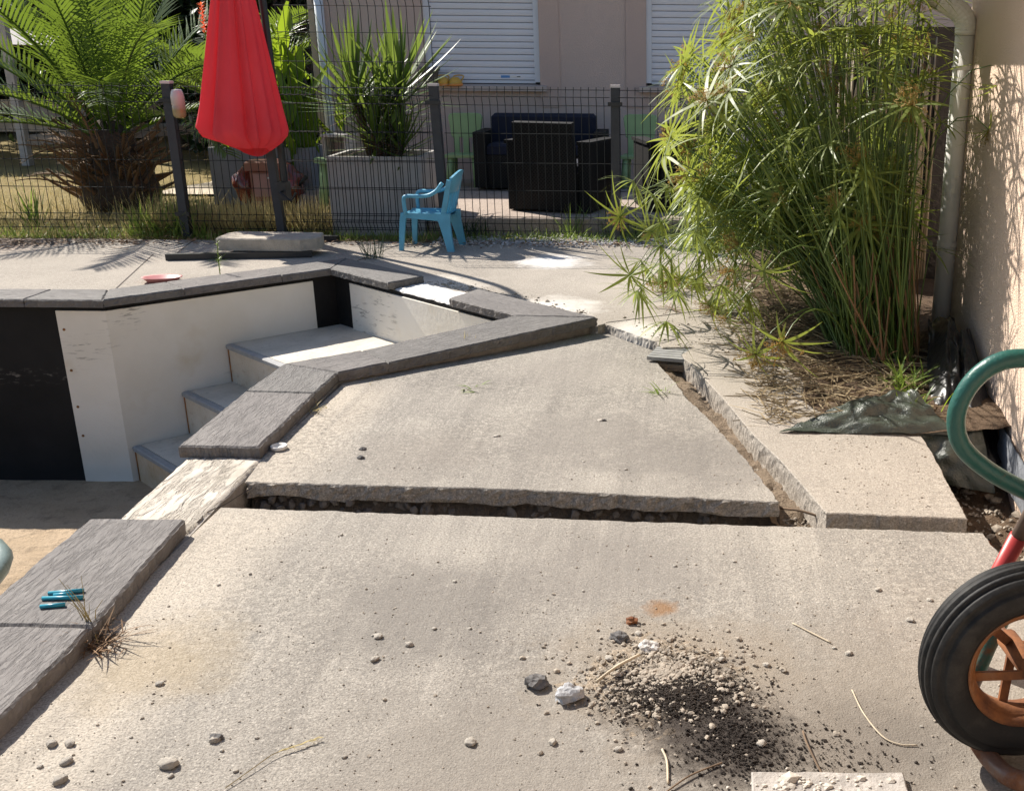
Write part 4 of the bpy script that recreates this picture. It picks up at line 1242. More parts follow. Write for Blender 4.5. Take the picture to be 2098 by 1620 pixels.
for i in range(9): q.tube(bez((-1.355+rr.gauss(0,.012),2.09+rr.gauss(0,.012),.0),(-1.36+rr.gauss(0,.02),2.09,.06),(-1.37+rr.gauss(0,.035),2.10+rr.gauss(0,.02),rr.uniform(.07,.15)),3), [.0016,.0013,.001,.0006], 3, False)
tag(q.build('grass_stalks', M['dry_grass']), 'thin upright dry grass stalks beside the near coping joint', 'grass')
weed(-1.010,4.672,-.03,'straw coloured grass tuft against the long diagonal coping',h=.10,n=34,spread=.05,mat='dry_grass',w_=.004,up_=1.2,name='grass_tuft',cat='grass tuft')
weed(-.862,4.80,-.03,'tiny dry weed by the diagonal coping, right of the straw tuft',h=.05,n=12,spread=.05,mat='dry_grass',w_=.004,up_=1.0)
weed(-1.14,4.46,-.02,'tiny grey weed by the diagonal coping, left of the straw tuft',h=.05,n=14,spread=.05,mat='dry_grass',w_=.004,up_=.9)
weed(-2.112,6.905,0,'dark green grass tuft behind the far corner of the pool',h=.17,n=46,spread=.12,mat='dark_leaf',w_=.006,up_=.95,name='grass_tuft',cat='grass tuft',droop=.3)
weed(-.874,4.059,-.02,'low green weed in the middle slab crack',h=.075,n=40,spread=.10,mat='weed',w_=.010,up_=.25)
weed(-.10,4.049,-.02,'spindly green weed on the middle slab near the dirt slot',h=.08,n=22,spread=.07,mat='weed',w_=.006,up_=.5)
weed(-1.405,3.74,0,'dry root tuft beside the coping joint on the middle slab',h=.05,n=30,spread=.07,mat='dry_grass',w_=.004,up_=.3,name='grass_tuft',cat='grass tuft')
weed(-1.33,4.17,-.01,'dry debris tuft at the coping bend on the middle slab',h=.06,n=36,spread=.14,mat='dry_grass',w_=.004,up_=.2,name='grass_tuft',cat='grass tuft')
t = thing('seedling', 'upright green seedling growing behind the pool edge', 'plant', (-2.80,6.15,0))
q = MB(); q.tube(bez((0,0,0),(-.005,0,.15),(.012,0,.24),5), .003, 5)
for i in range(26):
    a = i*2.4; z = .05+.0072*i; q.blade((.004,0,z),(math.cos(a),math.sin(a),.9),.028,.007,.4,2)
q.build('leaf_spike', M['weed'], t)
weed(-.88,7.95,0,'coarse green weed at the fence foot left of the armchair',h=.26,n=40,spread=.16,mat='weed',w_=.009,up_=1.0,droop=.5)
weed(-1.62,7.86,0,'dark bushy weed at the fence foot behind the turquoise chair',h=.24,n=70,spread=.22,mat='dark_leaf',w_=.012,up_=.8)
weed(-.58,8.0,0,'light weed with pale seed heads left of the third fence post',h=.30,n=26,spread=.14,mat='weed',w_=.008,up_=1.1,droop=.4)
weed(-.33,7.9,0,'bright green grass tuft right of the third fence post',h=.16,n=120,spread=.35,mat='weed',w_=.006,up_=.9,name='grass_tuft',cat='grass tuft')
weed(-1.98,7.55,0,'scruffy weed at the foot of the light planter',h=.10,n=40,spread=.2,mat='dry_grass',w_=.005,up_=.7)
weed(-5.15,8.2,0,'pale green feathery weed in front of the palm',h=.32,n=34,spread=.10,mat='weed',w_=.014,up_=1.2,droop=.4)
weed(-3.1,6.78,0,'flattened green weed beside the parasol base bar',h=.08,n=36,spread=.14,mat='weed',w_=.006,up_=.3)
weed(.86,3.72,.03,'bright green herb at the front of the reed bed',h=.09,n=60,spread=.12,mat='canna_leaf',w_=.013,up_=.8)
weed(.90,3.98,.04,'green herb with pale tips beside the black membrane',h=.15,n=60,spread=.18,mat='weed',w_=.012,up_=.9)

# lawn grass and border growth (uncountable)
def strew(name, n, fx, mat, hr, wr, label, cat, up_=(.5,1.4), droop=.6, seed=1):
    r_ = random.Random(seed); q = MB()
    for i in range(n):
        x, y, k = fx(r_); a = r_.uniform(0, 6.28); e = r_.uniform(*up_)
        q.blade((x,y,-.02), (math.cos(a)*math.cos(e), math.sin(a)*math.cos(e), math.sin(e)), r_.uniform(*hr)*k, r_.uniform(*wr), droop*r_.random(), 2)
    return tag(q.build(name, M[mat]), label, cat, None, 'stuff')
strew('lawn_grass', 12000, lambda r: (r.uniform(-9.5,-2.9), 7.66+r.random()**1.6*5, .7+max(0,nz(r.uniform(-9,-3),2,1.3))), 'dry_grass', (.04,.13), (.004,.008), 'dry yellow lawn grass in the garden beyond the fence', 'grass')
strew('border_grass', 7000, lambda r: (r.uniform(-9,.5), 7.62+abs(r.gauss(0,.22)), (1.0 if nz(r.random()*0, 0) == 9 else 1)), 'weed', (.03,.13), (.004,.009), 'green grass growing along the foot of the fence', 'grass', seed=2)
strew('tall_weeds', 4200, lambda r: ((lambda x: (x, 7.80+abs(r.gauss(0,.28)), .75+max(0, nz(x, 3, 1.7))*1.6))(r.uniform(-4.1,-2.75))), 'dry_grass', (.16,.42), (.005,.010), 'tall dry and green weeds growing between fence and planters', 'weeds', (.8,1.5), .5, 3)
strew('straw_grass', 2600, lambda r: (r.uniform(-8.5,-3.9), 7.75+r.random()**1.5*1.6, .6+1.1*max(0, nz(r.uniform(-9,-3), 4, 1.1))), 'dry_grass', (.10,.26), (.004,.008), 'straw coloured tall grass along the fence left of the parasol', 'grass', (.8,1.5), .5, 9)
strew('green_weeds', 1900, lambda r: ((lambda x: (x, 7.75+abs(r.gauss(0,.3)), .5+max(0, nz(x, 5, 2.1))*2.0))(r.uniform(-4.2,-2.75))), 'weed', (.07,.21), (.007,.016), 'leafy green weeds growing between the fence and the planters', 'weeds', (.5,1.4), .7, 4)
strew('right_grass', 1500, lambda r: (r.uniform(-.05,.75), 7.3+abs(r.gauss(0,.35)), 1), 'weed', (.06,.20), (.004,.008), 'green grass growing beyond the reeds at the fence', 'grass', (.6,1.4), .6, 5)
q = MB()
for i in range(1900):
    x = rr.uniform(-9.2,-.1); y = 7.52+rr.gauss(0,.10)+(-.10 if x < -4.6 else 0)*rr.random()*3
    a = rr.uniform(0, 3.14); d = Vector((math.cos(a), math.sin(a), rr.gauss(0,.15)))
    q.blade((x,y,.006+rr.random()*.014), d, rr.uniform(.02,.09), rr.uniform(.006,.018), .2, 2, Vector((-d.y,d.x,rr.gauss(0,.4))))
for i in range(1500):
    x = rr.uniform(-9.2,-3.9); y = 7.50-abs(rr.gauss(0,.14)); a = rr.uniform(0,3.14); d = Vector((math.cos(a), math.sin(a), rr.gauss(0,.15)))
    q.blade((x,y,.004+rr.random()*.01), d, rr.uniform(.02,.08), rr.uniform(.006,.016), .2, 2, Vector((-d.y,d.x,rr.gauss(0,.3))))
tag(q.build('leaf_litter', M['palm_dry']), 'brown dead leaves littering the edge of the patio along fence', 'litter', None, 'stuff')
q = MB()
for i in range(1500):
    x = rr.uniform(-1.85,-.1); y = 7.55+rr.gauss(0,.11)+.1
    q.rock((x,y,.004), rr.uniform(.005,.013), i % 40, 0, (1,1,.6), .4)
tag(q.build('white_gravel', M['gravel_white']), 'small white gravel spread along the fence behind turquoise chair', 'gravel', None, 'stuff')

# ------------------------------------------------------------------ palms
def frond(parent, az, el, L, arch, mat, wl_=.40, name='frond', n=46, base=(0,0,.25), wd=.027, seed=0):
    r_ = random.Random(seed); q = MB()
    d = Vector((math.cos(az)*math.cos(el), math.sin(az)*math.cos(el), math.sin(el)))
    side = Vector((-math.sin(az), math.cos(az), 0))
    p = Vector(base); pts_ = [p.copy()]; dirs = [d.copy()]
    seg = 16
    for i in range(seg):
        d = (d+Vector((0,0,-1))*arch/seg*(.4+1.2*i/seg)).normalized()
        p = p+d*L/seg; pts_.append(p.copy()); dirs.append(d.copy())
    q.tube(pts_, [.013*(1-.85*i/seg)+.0015 for i in range(seg+1)], 5, False)
    for i in range(n):
        t = .14+.86*i/(n-1); f = t*seg; k = min(seg-1, int(f)); u = f-k
        pp = pts_[k].lerp(pts_[k+1], u); dd = dirs[k]
        nrm = side.cross(dd)
        if nrm.z < 0: nrm = -nrm
        ll = wl_*(math.sin(min(1, t*1.35+.10)*math.pi*.5) if t < .6 else 1-.62*((t-.6)/.4)**1.5)*r_.uniform(.88,1.1)
        for s in (-1, 1):
            dv = dd*(.55+.55*t)+side*s*.85+nrm*(.42+r_.uniform(-.12,.12))
            q.blade(pp, dv, ll, wd*r_.uniform(.8,1.1), .30+r_.uniform(-.1,.25), 3, nrm.cross(dv), 0, lambda t_: max(.03, (1-t_**1.8))*min(1, .5+t_*3))
    return q.build(name, mat, parent)
palm = thing('palm', 'big feathery palm with brown dead stubs at its base', 'palm', (-5.05,9.35,0))
q = MB(); q.lathe([(0,0),(.30,0),(.34,.10),(.31,.25),(.24,.42),(.17,.62),(.10,.75),(0,.78)], 20)
q.build('trunk', M['palm_trunk'], palm, True)
pr = random.Random(12)
specs = [(-1.55,1.36,1.9,.30),(-1.40,1.10,1.9,.8),(-1.75,1.0,2.0,1.1),(-2.2,.95,2.0,1.2),(-2.6,.85,2.1,1.1),(-2.9,.65,2.0,1.1),(3.1,.8,2.1,1.1),(2.6,.95,2.0,.9),(2.0,1.05,2.1,.8),(1.3,1.1,2.0,.8),(.7,1.0,2.0,.9),(.1,.85,1.9,1.1),(-.4,.75,1.9,1.2),(-.8,.9,1.8,1.1),(-1.1,.7,1.8,1.3),(-2.0,.62,1.9,1.3),(-2.75,1.2,2.0,.6),(-.2,1.25,1.9,.5),(-1.2,1.4,2.0,.3),(2.9,1.3,2.0,.4),(1.0,1.4,2.1,.3),(-.6,.45,1.7,1.2),(-3.0,.42,1.8,1.2),(.5,.5,1.8,1.2),(-2.4,.38,1.7,1.2)]
for k, (az, el, L, ar) in enumerate(specs):
    frond(palm, az, el, L, ar, M['palm_leaf'], base=(.08*math.cos(az),.08*math.sin(az),.60), seed=k)
for k in range(26):
    az = pr.uniform(-3.6,.4); el = pr.uniform(.15,1.25)
    frond(palm, az, el, pr.uniform(.3,.72), .8, M['palm_dry'], wl_=.16, name='dead_frond', n=12, base=(.22*math.cos(az),.22*math.sin(az),pr.uniform(.10,.55)), wd=.010, seed=50+k)
for k in range(75):
    az = pr.uniform(-3.5,.4); z = pr.uniform(.03,.66); q = MB()
    d = Vector((math.cos(az),math.sin(az),pr.uniform(.2,1.1)))
    rz_ = .30-.20*max(0,z-.15); b0 = Vector((rz_*math.cos(az),rz_*math.sin(az),z)); q.tube([b0, b0+d*pr.uniform(.08,.30)], [.022,.008], 5); q.build('leaf_stub', M['palm_dry'], palm)
palm2 = thing('palm', 'smaller palm behind the red flowered canna', 'palm', (-4.95,11.6,0))
q = MB(); q.lathe([(0,0),(.2,0),(.26,.3),(.2,.75),(0,.85)], 16); q.build('trunk', M['palm_trunk'], palm2, True)
for k in range(20):
    az = 2*math.pi*k/20+pr.uniform(-.15,.15); frond(palm2, az, pr.uniform(.35,1.25), pr.uniform(1.5,1.9), pr.uniform(.6,1.2), M['palm_leaf'], base=(0,0,.75), seed=90+k)

# yucca -------------------------------------------------------------------
yc = thing('yucca', 'spiky yucca growing in the light grey planter', 'yucca', (-2.37,8.28,.52))
YL = []
for k in range(6):
    q = MB(); r_ = random.Random(k); q.blade((0,0,0),(0,0,1),1.0,.066,0,6,(1,0,0),.12,lambda t: (.55+.9*t if t < .45 else .955*(1-((t-.45)/.55)**1.5))+.01)
    for v in q.v: v.y += (.02+.05*k/5)*v.z**2.2
    YL.append(q.mesh('leaf', M['yucca_leaf']))
q = MB(); YD = None
q.blade((0,0,0),(0,0,1),1.0,.05,0,5,(1,0,0),.2,lambda t: (.6+.5*t)*(1-t)**.7+.02)
for v in q.v: v.y += .35*v.z**2
YD = q.mesh('dead_leaf', M['palm_dry'])
heads = ((-.17,-.02,.50,1.0),(.15,.03,.56,1.0),(.02,.12,.38,.9),(-.02,-.10,.22,.7),(.17,-.06,.15,.6))
for hx, hy, hz_, sc in heads:
    q = MB(); q.tube([(hx*.4,hy*.4,0),(hx*.8,hy*.8,hz_*.5),(hx,hy,hz_)], [.045,.04,.03], 8); q.build('trunk', M['palm_trunk'], yc, True)
    for i in range(58):
        az = i*2.39996; e = 1.5-1.75*(i/58)**.9+pr.uniform(-.12,.12)
        d = Vector((math.cos(az)*math.cos(e),math.sin(az)*math.cos(e),math.sin(e)))
        o = link('leaf', YL[i % 6], yc); o.location = (hx,hy,hz_-.10*i/52)
        o.rotation_mode = 'QUATERNION'; o.rotation_quaternion = d.to_track_quat('Z','Y'); s_ = sc*pr.uniform(.46,.70); o.scale = (s_*1.1,s_,s_)
        if i > 30 and i % 3 == 0:
            o = link('dead_leaf', YD, yc); o.location = (hx*.9,hy*.9,hz_*.85); e = pr.uniform(-.9,-.1)
            d = Vector((math.cos(az)*math.cos(e),math.sin(az)*math.cos(e),math.sin(e)))
            o.rotation_mode = 'QUATERNION'; o.rotation_quaternion = d.to_track_quat('Z','Y'); s_ = pr.uniform(.2,.35); o.scale = (s_,)*3

# canna -------------------------------------------------------------------
CL = []
for k in range(5):
    q = MB()
    for s in (0, 1):
        q.grid(4, 8, lambda u, v: ((u-.5)*.30*(math.sin(min(1,v*1.02)**.8*3.1)**.8+.03)*(1), .10*abs(u-.5)*2*(1-v*.5)+(.06+.10*k/4)*v*v+.012*math.sin(u*14+v*9+k)*v, v)) if s == 0 else None
    CL.append(q.mesh('leaf', M['canna_leaf'], True))
def canna(x, y, n, label, h=(0.9,1.45), flower=None, spread=.3, seed=0):
    t = thing('canna', label, 'canna', (x,y,0)); r_ = random.Random(seed)
    for i in range(n):
        bx_, by_ = r_.gauss(0,spread), r_.gauss(0,.15); H = r_.uniform(*h)
        q = MB(); q.tube([(bx_,by_,0),(bx_+r_.gauss(0,.04),by_,H)], [.014,.007], 6); st_ = q.build('stem', M['canna_leaf'], t, True)
        for j in range(5):
            az = r_.uniform(0,6.28); z = H*(.30+.16*j); e = r_.uniform(.65,1.3)
            d = Vector((math.cos(az)*math.cos(e),math.sin(az)*math.cos(e),math.sin(e)))
            o = link('leaf', r_.choice(CL), t); o.location = (bx_,by_,z); o.rotation_mode = 'QUATERNION'
            o.rotation_quaternion = d.to_track_quat('Z','Y'); s_ = r_.uniform(.32,.50); o.scale = (s_*1.1,s_,s_)
    if flower:
        fx, fy, fz = flower
        q = MB(); q.tube([(fx*.5,0,0),(fx,fy,fz-.1)], [.012,.006], 6); q.build('stem', M['canna_leaf'], t, True)
        q = MB()
        for i in range(46):
            a = i*2.4; z = fz-.12+.0055*i; q.blade((fx,fy,z),(math.cos(a),math.sin(a),.8),.055,.022,.5,3)
        q.build('flower', M['red_petal'], t)
    return t
canna(-3.72,9.98,14,'bright yellow green canna growing in the dark grey planter',seed=3,h=(1.0,1.55),spread=.21)
canna(-4.10,9.80,4,'canna with red flower spike left of the parasol',h=(.8,1.35),flower=(-.13,-.2,1.60),spread=.16,seed=8)

# background: white timber pergola, hedge, trees -------------------------
pg = thing('pergola', 'weathered white wooden pergola with rails at the far left', 'pergola', (-8.0,13.2,0))
q0 = Vector((-8.0,13.2,0))
def post(x, y, h):
    q = MB(); q.box((x,y,h/2),(.095,.095,h)); q.build('post', M['white_wood'], pg)
for x, y in ((-.12,-.2),(.36,1.0),(.90,2.2),(-2.4,-.6),(-1.9,1.9)): post(x, y, 1.75)
def rail(a, c, z, h=.13):
    q = MB(); q.bar((*a,z),(*c,z),.03,h,(0,0,1)); q.build('rail', M['white_wood'], pg)
for z in (.30,.62): 
    rail((-.12,-.25),(.88,2.15), z); rail((-2.4,1.9),(.85,2.25), z+.02, .12)
q = MB(); 
q.v += [Vector(p) for p in ((-3.6,-.8,1.42),(-.35,-.3,1.42),(-.1,2.5,1.42),(-3.6,2.6,1.42),(-2.2,1.0,1.85))]
q.f += [(0,1,4),(1,2,4),(2,3,4),(3,0,4),(3,2,1,0)]
q.build('roof', M['grey_roof'], pg)
pth = MB(); pth.grid(12, 6, lambda u, v: (-5.2+u*1.5+.12*nz(u*4, v*3), 10.2+v*2.2, .012+.01*nz(u*9, v*9)))
struct('path', pth, M['path'], True)
def tree(x, y, H, rad, label, name='tree', cat='tree', n=3200, leaf=.11, low=.15, seed=0, group=None):
    t = thing(name, label, cat, (x,y,0), 0, group); r_ = random.Random(seed)
    q = MB(); q.tube([(0,0,0),(.1,0,H*.35),(.05,.1,H*.75)], [.16,.11,.04], 8)
    for k in range(7):
        a = r_.uniform(0,6.28); z = H*r_.uniform(.2,.6); q.tube(bez((.07,0,z),(.07+math.cos(a)*rad*.4,math.sin(a)*rad*.4,z+.3),(math.cos(a)*rad*.8,math.sin(a)*rad*.8,z+.7),4), [.05,.04,.03,.02,.01], 5, False)
    q.build('trunk', M['bark'], t, True)
    q = MB(); cl = []
    for k in range(26):
        a = r_.uniform(0,6.28); e = r_.random(); cl.append((Vector((math.cos(a)*rad*e**.5*.8, math.sin(a)*rad*e**.5*.8, H*(low+(1-low)*r_.random()))), rad*r_.uniform(.25,.5)))
    for i in range(n):
        c, s_ = r_.choice(cl); d = Vector((r_.gauss(0,1),r_.gauss(0,1),r_.gauss(0,1))).normalized()
        p = c+d*s_*r_.random()**.4
        if p.z < .05: continue
        d2 = Vector((r_.gauss(0,1),r_.gauss(0,1),r_.gauss(0,.6))).normalized()
        q.blade(p, d2, leaf*r_.uniform(.7,1.4), leaf*.5, .3, 2, None, 0, lambda t_: math.sin(3.0*t_+.1))
    o = q.build('crown', M['dark_leaf'], t)
    return t
tl = ['dark leafy tree far left behind the pergola','dark leafy tree behind the pergola roof','dark bushy tree between the pergola and the palm','dark bushy tree straight behind the big palm','dark bushy tree right behind the small palm','dark tree nearest the house corner']
for k, (x, y, H, rad) in enumerate(((-14.2,18.5,4.2,2.0),(-11.3,18.6,4.0,1.9),(-9.0,17.6,3.8,1.7),(-7.3,15.6,3.4,1.35),(-6.0,14.6,3.3,1.2),(-5.2,13.6,3.1,.9))):
    tree(x, y, H, rad, tl[k], seed=20+k, n=8500, leaf=.16, low=.05, group='dark trees behind the garden')
hg = thing('hedge', 'dark clipped hedge closing the far end of the garden', 'hedge', (-12.5,19.6,0))
q = MB(); r_ = random.Random(2)
for i in range(9000):
    p = Vector((r_.uniform(-9,9.5), r_.uniform(-.5,.5), r_.random()*3.0)); d2 = Vector((r_.gauss(0,1),r_.gauss(0,1),r_.gauss(0,.6))).normalized()
    q.blade(p, d2, .22, .12, .3, 2, None, 0, lambda t_: math.sin(3.0*t_+.1))
q.build('foliage', M['dark_leaf'], hg)
q = MB(); q.box((.25,.1,1.4),(18,.5,2.8)); q.build('core', M['bark'], hg)

# ------------------------------------------------------------------ black membrane, weed mat, grate
def cloth(name, label, cat, corners, mat, amp=.02, nx=22, ny=18, sc=6, seed=0, bulge=None, thick=.003):
    a, c, d, e = [Vector(p) for p in corners]
    q = MB(); n_ = (c-a).cross(e-a).normalized()
    def f(u, v, o=0):
        p = (a*(1-u)+c*u)*(1-v)+(e*(1-u)+d*u)*v
        k = amp*(nz(u*sc+seed, v*sc)*1.1+.5*nz(u*sc*2.7, v*sc*2.7+seed)+.35*abs(nz((u+v)*sc*1.5+seed, (u-v)*2)))
        if bulge: k += bulge*math.sin(u*3.14)*math.sin(v*3.14)
        return p+n_*(k+o)
    q.grid(nx, ny, lambda u, v: f(u, v)); q.grid(nx, ny, lambda u, v: f(1-u, v, -thick))
    return tag(q.build(name, mat, None, True), label, cat)
cloth('weed_mat','folded dark green woven weed mat at the front of the reed bed','weed mat',[(.345,3.52,.004),(.985,3.50,.010),(.86,3.70,.115),(.66,3.70,.075)],M['tarp'],.016,44,22,4,3,.02)
cloth('weed_mat','dark green weed mat hanging over the slab corner into the dug strip','weed mat',[(.86,3.42,-.14),(1.10,3.36,-.16),(1.08,3.52,.02),(.84,3.53,.004)],M['tarp'],.014,20,16,5,9,.03)
cloth('black_membrane','crumpled black membrane bunched round the foot of the drainpipe','membrane',[(.93,3.70,-.02),(1.13,3.75,-.02),(1.25,4.66,.16),(1.10,4.55,.18)],M['membrane'],.04,44,44,3,5,.13)
cloth('black_membrane','upright black membrane flap against the salmon wall','membrane',[(1.03,3.50,-.16),(1.175,3.52,-.10),(1.225,4.30,.20),(1.12,4.15,.22)],M['membrane'],.03,36,36,3,15,.07)
cloth('grey_membrane','grey membrane strip along the base of the salmon wall','membrane',[(WX(2.3)-.018,2.3,-.15),(WX(3.6)-.018,3.6,-.15),(WX(3.6)-.014,3.6,.02),(WX(2.3)-.012,2.3,-.04)],M['membrane_grey'],.006,40,8,9,25)
gr = thing('drain_grate', 'small slotted grey drain grate in the notch of the right slab', 'drain grate', (-.03,4.615,-.022), R(-14))
for k in range(5):
    q = MB(); q.box((0,-.075+.037*k,.006),(.24,.030,.016)); q.build('bar', M['grate'], gr)
q = MB(); q.box((0,0,-.030),(.23,.19,.03)); q.build('channel', M['dirt'], gr)

# ------------------------------------------------------------------ wheelbarrow tipped on its nose, at the right edge
wb = thing('wheelbarrow', 'rusty green wheelbarrow tipped up at the right edge, wheel to the front', 'wheelbarrow', (.64,1.69,0))
WO = Vector((.64,1.69,0))
ax = Vector((.10,-.99,0)).normalized()
MW = ax.to_track_quat('Z','Y').to_matrix().to_4x4(); MW.translation = Vector((0,0,.215))
prof = []
Rm, rr_ = .152, .048
for k in range(40):
    a = 2*math.pi*k/40
    r_ = Rm+rr_*math.cos(a)*.98; z = rr_*.98*math.sin(a)
    prof.append((r_, z))
# ribbed tread on the outer half
pr2 = []
for k in range(96):
    a = 2*math.pi*k/96
    rad = rr_
    if math.cos(a) > .25:
        zz = math.sin(a)*rr_
        ph_ = abs(((zz/.0145)+.5) % 1-.5)
        if ph_ < .17: rad -= .0065
    pr2.append((Rm+rad*math.cos(a)*1.0, rad*math.sin(a)))
q = MB(); q.lathe(pr2, 72, MW, True); wh = thing('wheel', None, None); wh.parent = wb
q.build('tyre', M['rubber'], wh, True)
q = MB(); q.lathe([(.112,-.034),(.120,-.038),(.117,-.026),(.100,-.020),(.096,0),(.100,.020),(.117,.026),(.120,.038),(.112,.034),(.104,.022),(.101,0),(.104,-.022)], 48, MW, True); q.build('rim', M['rim'], wh, True)
q = MB(); q.tube([MW @ Vector((0,0,-.075)), MW @ Vector((0,0,.075))], .021, 14); q.build('hub', M['rim'], wh, True)
for k in range(6):
    a = math.pi/3*k+.25; s_ = 1 if k % 2 else -1
    q = MB(); p0_ = MW @ Vector((.016*math.cos(a),.016*math.sin(a),.042*s_)); p1_ = MW @ Vector((.102*math.cos(a),.102*math.sin(a),.008*s_))
    q.bar(p0_, p1_, .018, .006, ax); q.build('spoke', M['rim'], wh)
q = MB(); q.tube([MW @ Vector((0,0,-.13)), MW @ Vector((0,0,.13))], .009, 10); q.build('axle', M['tube_brown'], wb, True)
def T(*p): return [Vector(k)-WO for k in p]
q = MB(); q.tube(catmull(T((.60,1.83,.10),(.572,1.79,.05),(.575,1.70,.028),(.60,1.60,.030),(.64,1.555,.055),(.70,1.545,.13),(.80,1.535,.30),(.98,1.53,.62),(1.02,1.53,.80)), 6), .019, 14); q.build('front_tube', M['tube_brown'], wb, True)
q = MB(); q.tube(catmull(T((.60,1.83,.10),(.635,1.845,.19),(.68,1.85,.28),(.80,1.85,.48),(.98,1.85,.75)), 6), .019, 14); q.build('rear_tube', M['tube_green'], wb, True)
q = MB(); q.tube(catmull(T((.92,1.90,.75),(.78,1.90,.752),(.69,1.90,.742),(.61,1.90,.735),(.557,1.90,.695),(.531,1.90,.63),(.545,1.90,.565),(.60,1.90,.513),(.68,1.90,.468),(.80,1.90,.41),(.92,1.88,.36)), 6), .0185, 16); q.build('leg_hoop', M['tube_green'], wb, True)
q = MB(); q.tube(catmull(T((.92,1.86,.56),(.75,1.87,.575),(.715,1.875,.545),(.70,1.88,.49),(.705,1.88,.42),(.74,1.87,.34)), 6), .020, 14); q.build('strut', M['tube_brown'], wb, True)
q = MB()   # tray, mostly outside the picture
def tray(u, v, o=0):
    a = 2*math.pi*u; r_ = (.26+.12*v); c_ = lambda t: math.copysign(abs(t)**.6, t)
    return Vector((1.16-.28*(1-v)-WO.x+.0*o, 1.70+c_(math.cos(a))*r_*.95+o-WO.y, .62+c_(math.sin(a))*r_*1.15))
q.grid(40, 8, lambda u, v: tray(u, v)); q.grid(40, 8, lambda u, v: tray(1-u, v, .004))
q.f.append(tuple(range(0, 40)))
q.build('tray', M['tray_green'], wb, True)
rh = thing('tool_shaft', 'wooden tool shaft with red sleeve leaning behind the wheelbarrow wheel', 'tool', (.66,1.97,0))
SO = Vector((.66,1.97,0))
q = MB(); q.tube([Vector((.615,2.04,.005))-SO, Vector((.705,1.97,.335))-SO], [.0165,.0195], 12); q.build('red_sleeve', M['red_sleeve'], rh, True)
q = MB(); q.tube([Vector((.70,1.974,.318))-SO, Vector((.845,1.86,.85))-SO], .0165, 12); q.build('shaft', M['wood_shaft'], rh, True)

# grey green barrow tray poking in at the left edge
tr = thing('wheelbarrow', 'grey green steel barrow tray poking in at the left edge', 'wheelbarrow', (-1.02,.95,-.045))
def tray2(u, v, o=0):
    a = 2*math.pi*u; c_ = lambda t: math.copysign(abs(t)**.6, t)
    k = .72+.28*v**.5
    return Vector((c_(math.cos(a))*(.252*k+o), c_(math.sin(a))*(.20*k+o), .645+.115*v))
q = MB(); q.grid(48, 10, lambda u, v: tray2(u, v)); q.grid(48, 10, lambda u, v: tray2(1-u, v, -.004)); q.f.append(tuple(range(48)))
q.build('tray', M['tray_green'], tr, True)
q = MB(); q.tube([tray2(u/48, 1) for u in range(49)], .011, 8, False); q.build('rim', M['tray_green'], tr, True)
for lx, ly in ((.195,.06),(.17,-.12),(-.19,-.1),(-.19,.1)):
    q = MB(); q.tube([(lx,ly,.66),(lx-.01,ly,0)], .014, 8); q.build('leg', M['tube_brown'], tr, True)

# ------------------------------------------------------------------ debris on the near slab
q = MB()
r_ = random.Random(21)
def heap(u, v):
    x = -.30+.62*u; y = 1.62+.68*v
    dx, dy = (x+.03)/.21, (y-1.94)/.19
    d = math.sqrt(dx*dx+dy*dy)+.35*nz(x, y, 7)
    h = max(0, 1-d)
    return (x, y, -.004+.009*h**.6+.005*nz(x, y, 30)*(h > 0)+.003*nz(x, y, 90)*(h > 0))
q.grid(70, 70, heap)
M['heap'] = concrete('rubble_sand', (.40, .325, .245), (.28, .225, .165), None, [(.0, 1.885, .20, (.030, .024, .020), .98, 34), (.10, 1.76, .17, (.04, .032, .027), .95, 38)], False)
heap_o = tag(q.build('sand_heap', M['heap'], None, True), 'low heap of sandy rubble on the near slab', 'rubble', None, 'stuff')
q = MB(); qd = MB()
for i in range(2600):
    a = r_.uniform(0, 6.28); k = abs(r_.gauss(0, .62)); x = -.03+math.cos(a)*k*.19; y = 1.95+math.sin(a)*k*.17
    q.rock((x,y,.002+.008*max(0,1-k)), min(.008, .0011+r_.expovariate(620)), i % 60, 0, (1.2,1,.7), .35, r_.random()*3)
for i in range(5200):
    t = r_.random()
    if t < .62: x, y = -.005+r_.gauss(0,.075), 1.885+r_.gauss(0,.050)
    elif t < .86: x, y = .11+r_.gauss(0,.045), 1.74+r_.gauss(0,.05)
    else: x, y = .20+r_.gauss(0,.12), 1.68+r_.gauss(0,.06)
    qd.rock((x,y,.002+.009*math.exp(-((x+.01)/.11)**2-((y-1.9)/.10)**2)), .0009+r_.expovariate(1300), i % 50, 0, (1.1,1,.6), .5)
for i in range(60):
    a = r_.uniform(0,6.28); k = abs(r_.gauss(0,.6)); q.rock((-.03+math.cos(a)*k*.19, 1.94+math.sin(a)*k*.17, .005), r_.uniform(.003,.0075), i, 1, (1.3,1,.65), .3, r_.random()*3)
tag(q.build('fine_gravel', M['gravel_mix']), 'pale fine gravel and grit spread over the rubble heap', 'gravel', None, 'stuff')
tag(qd.build('black_crumbs', M['black_dirt']), 'black earth crumbs on and below the rubble heap', 'earth', None, 'stuff')
q = MB()
for i in range(3600):   # grit all over the slabs
    x, y = r_.uniform(-1.3,.84), 1.5+r_.random()**1.3*3.2
    if -1.4 < x+.0 and 2.7 < y < 3.02: continue
    if y > 3 and (x > .30-.25*(y-2.9) or (x < -1.26+(y-4.24) and y > 4.0)): continue
    q.rock((x,y,(zmid(x,y) if y > 3 else 0)+.001), .0008+r_.expovariate(1500), i % 50, 0, (1,1,.7), .4)
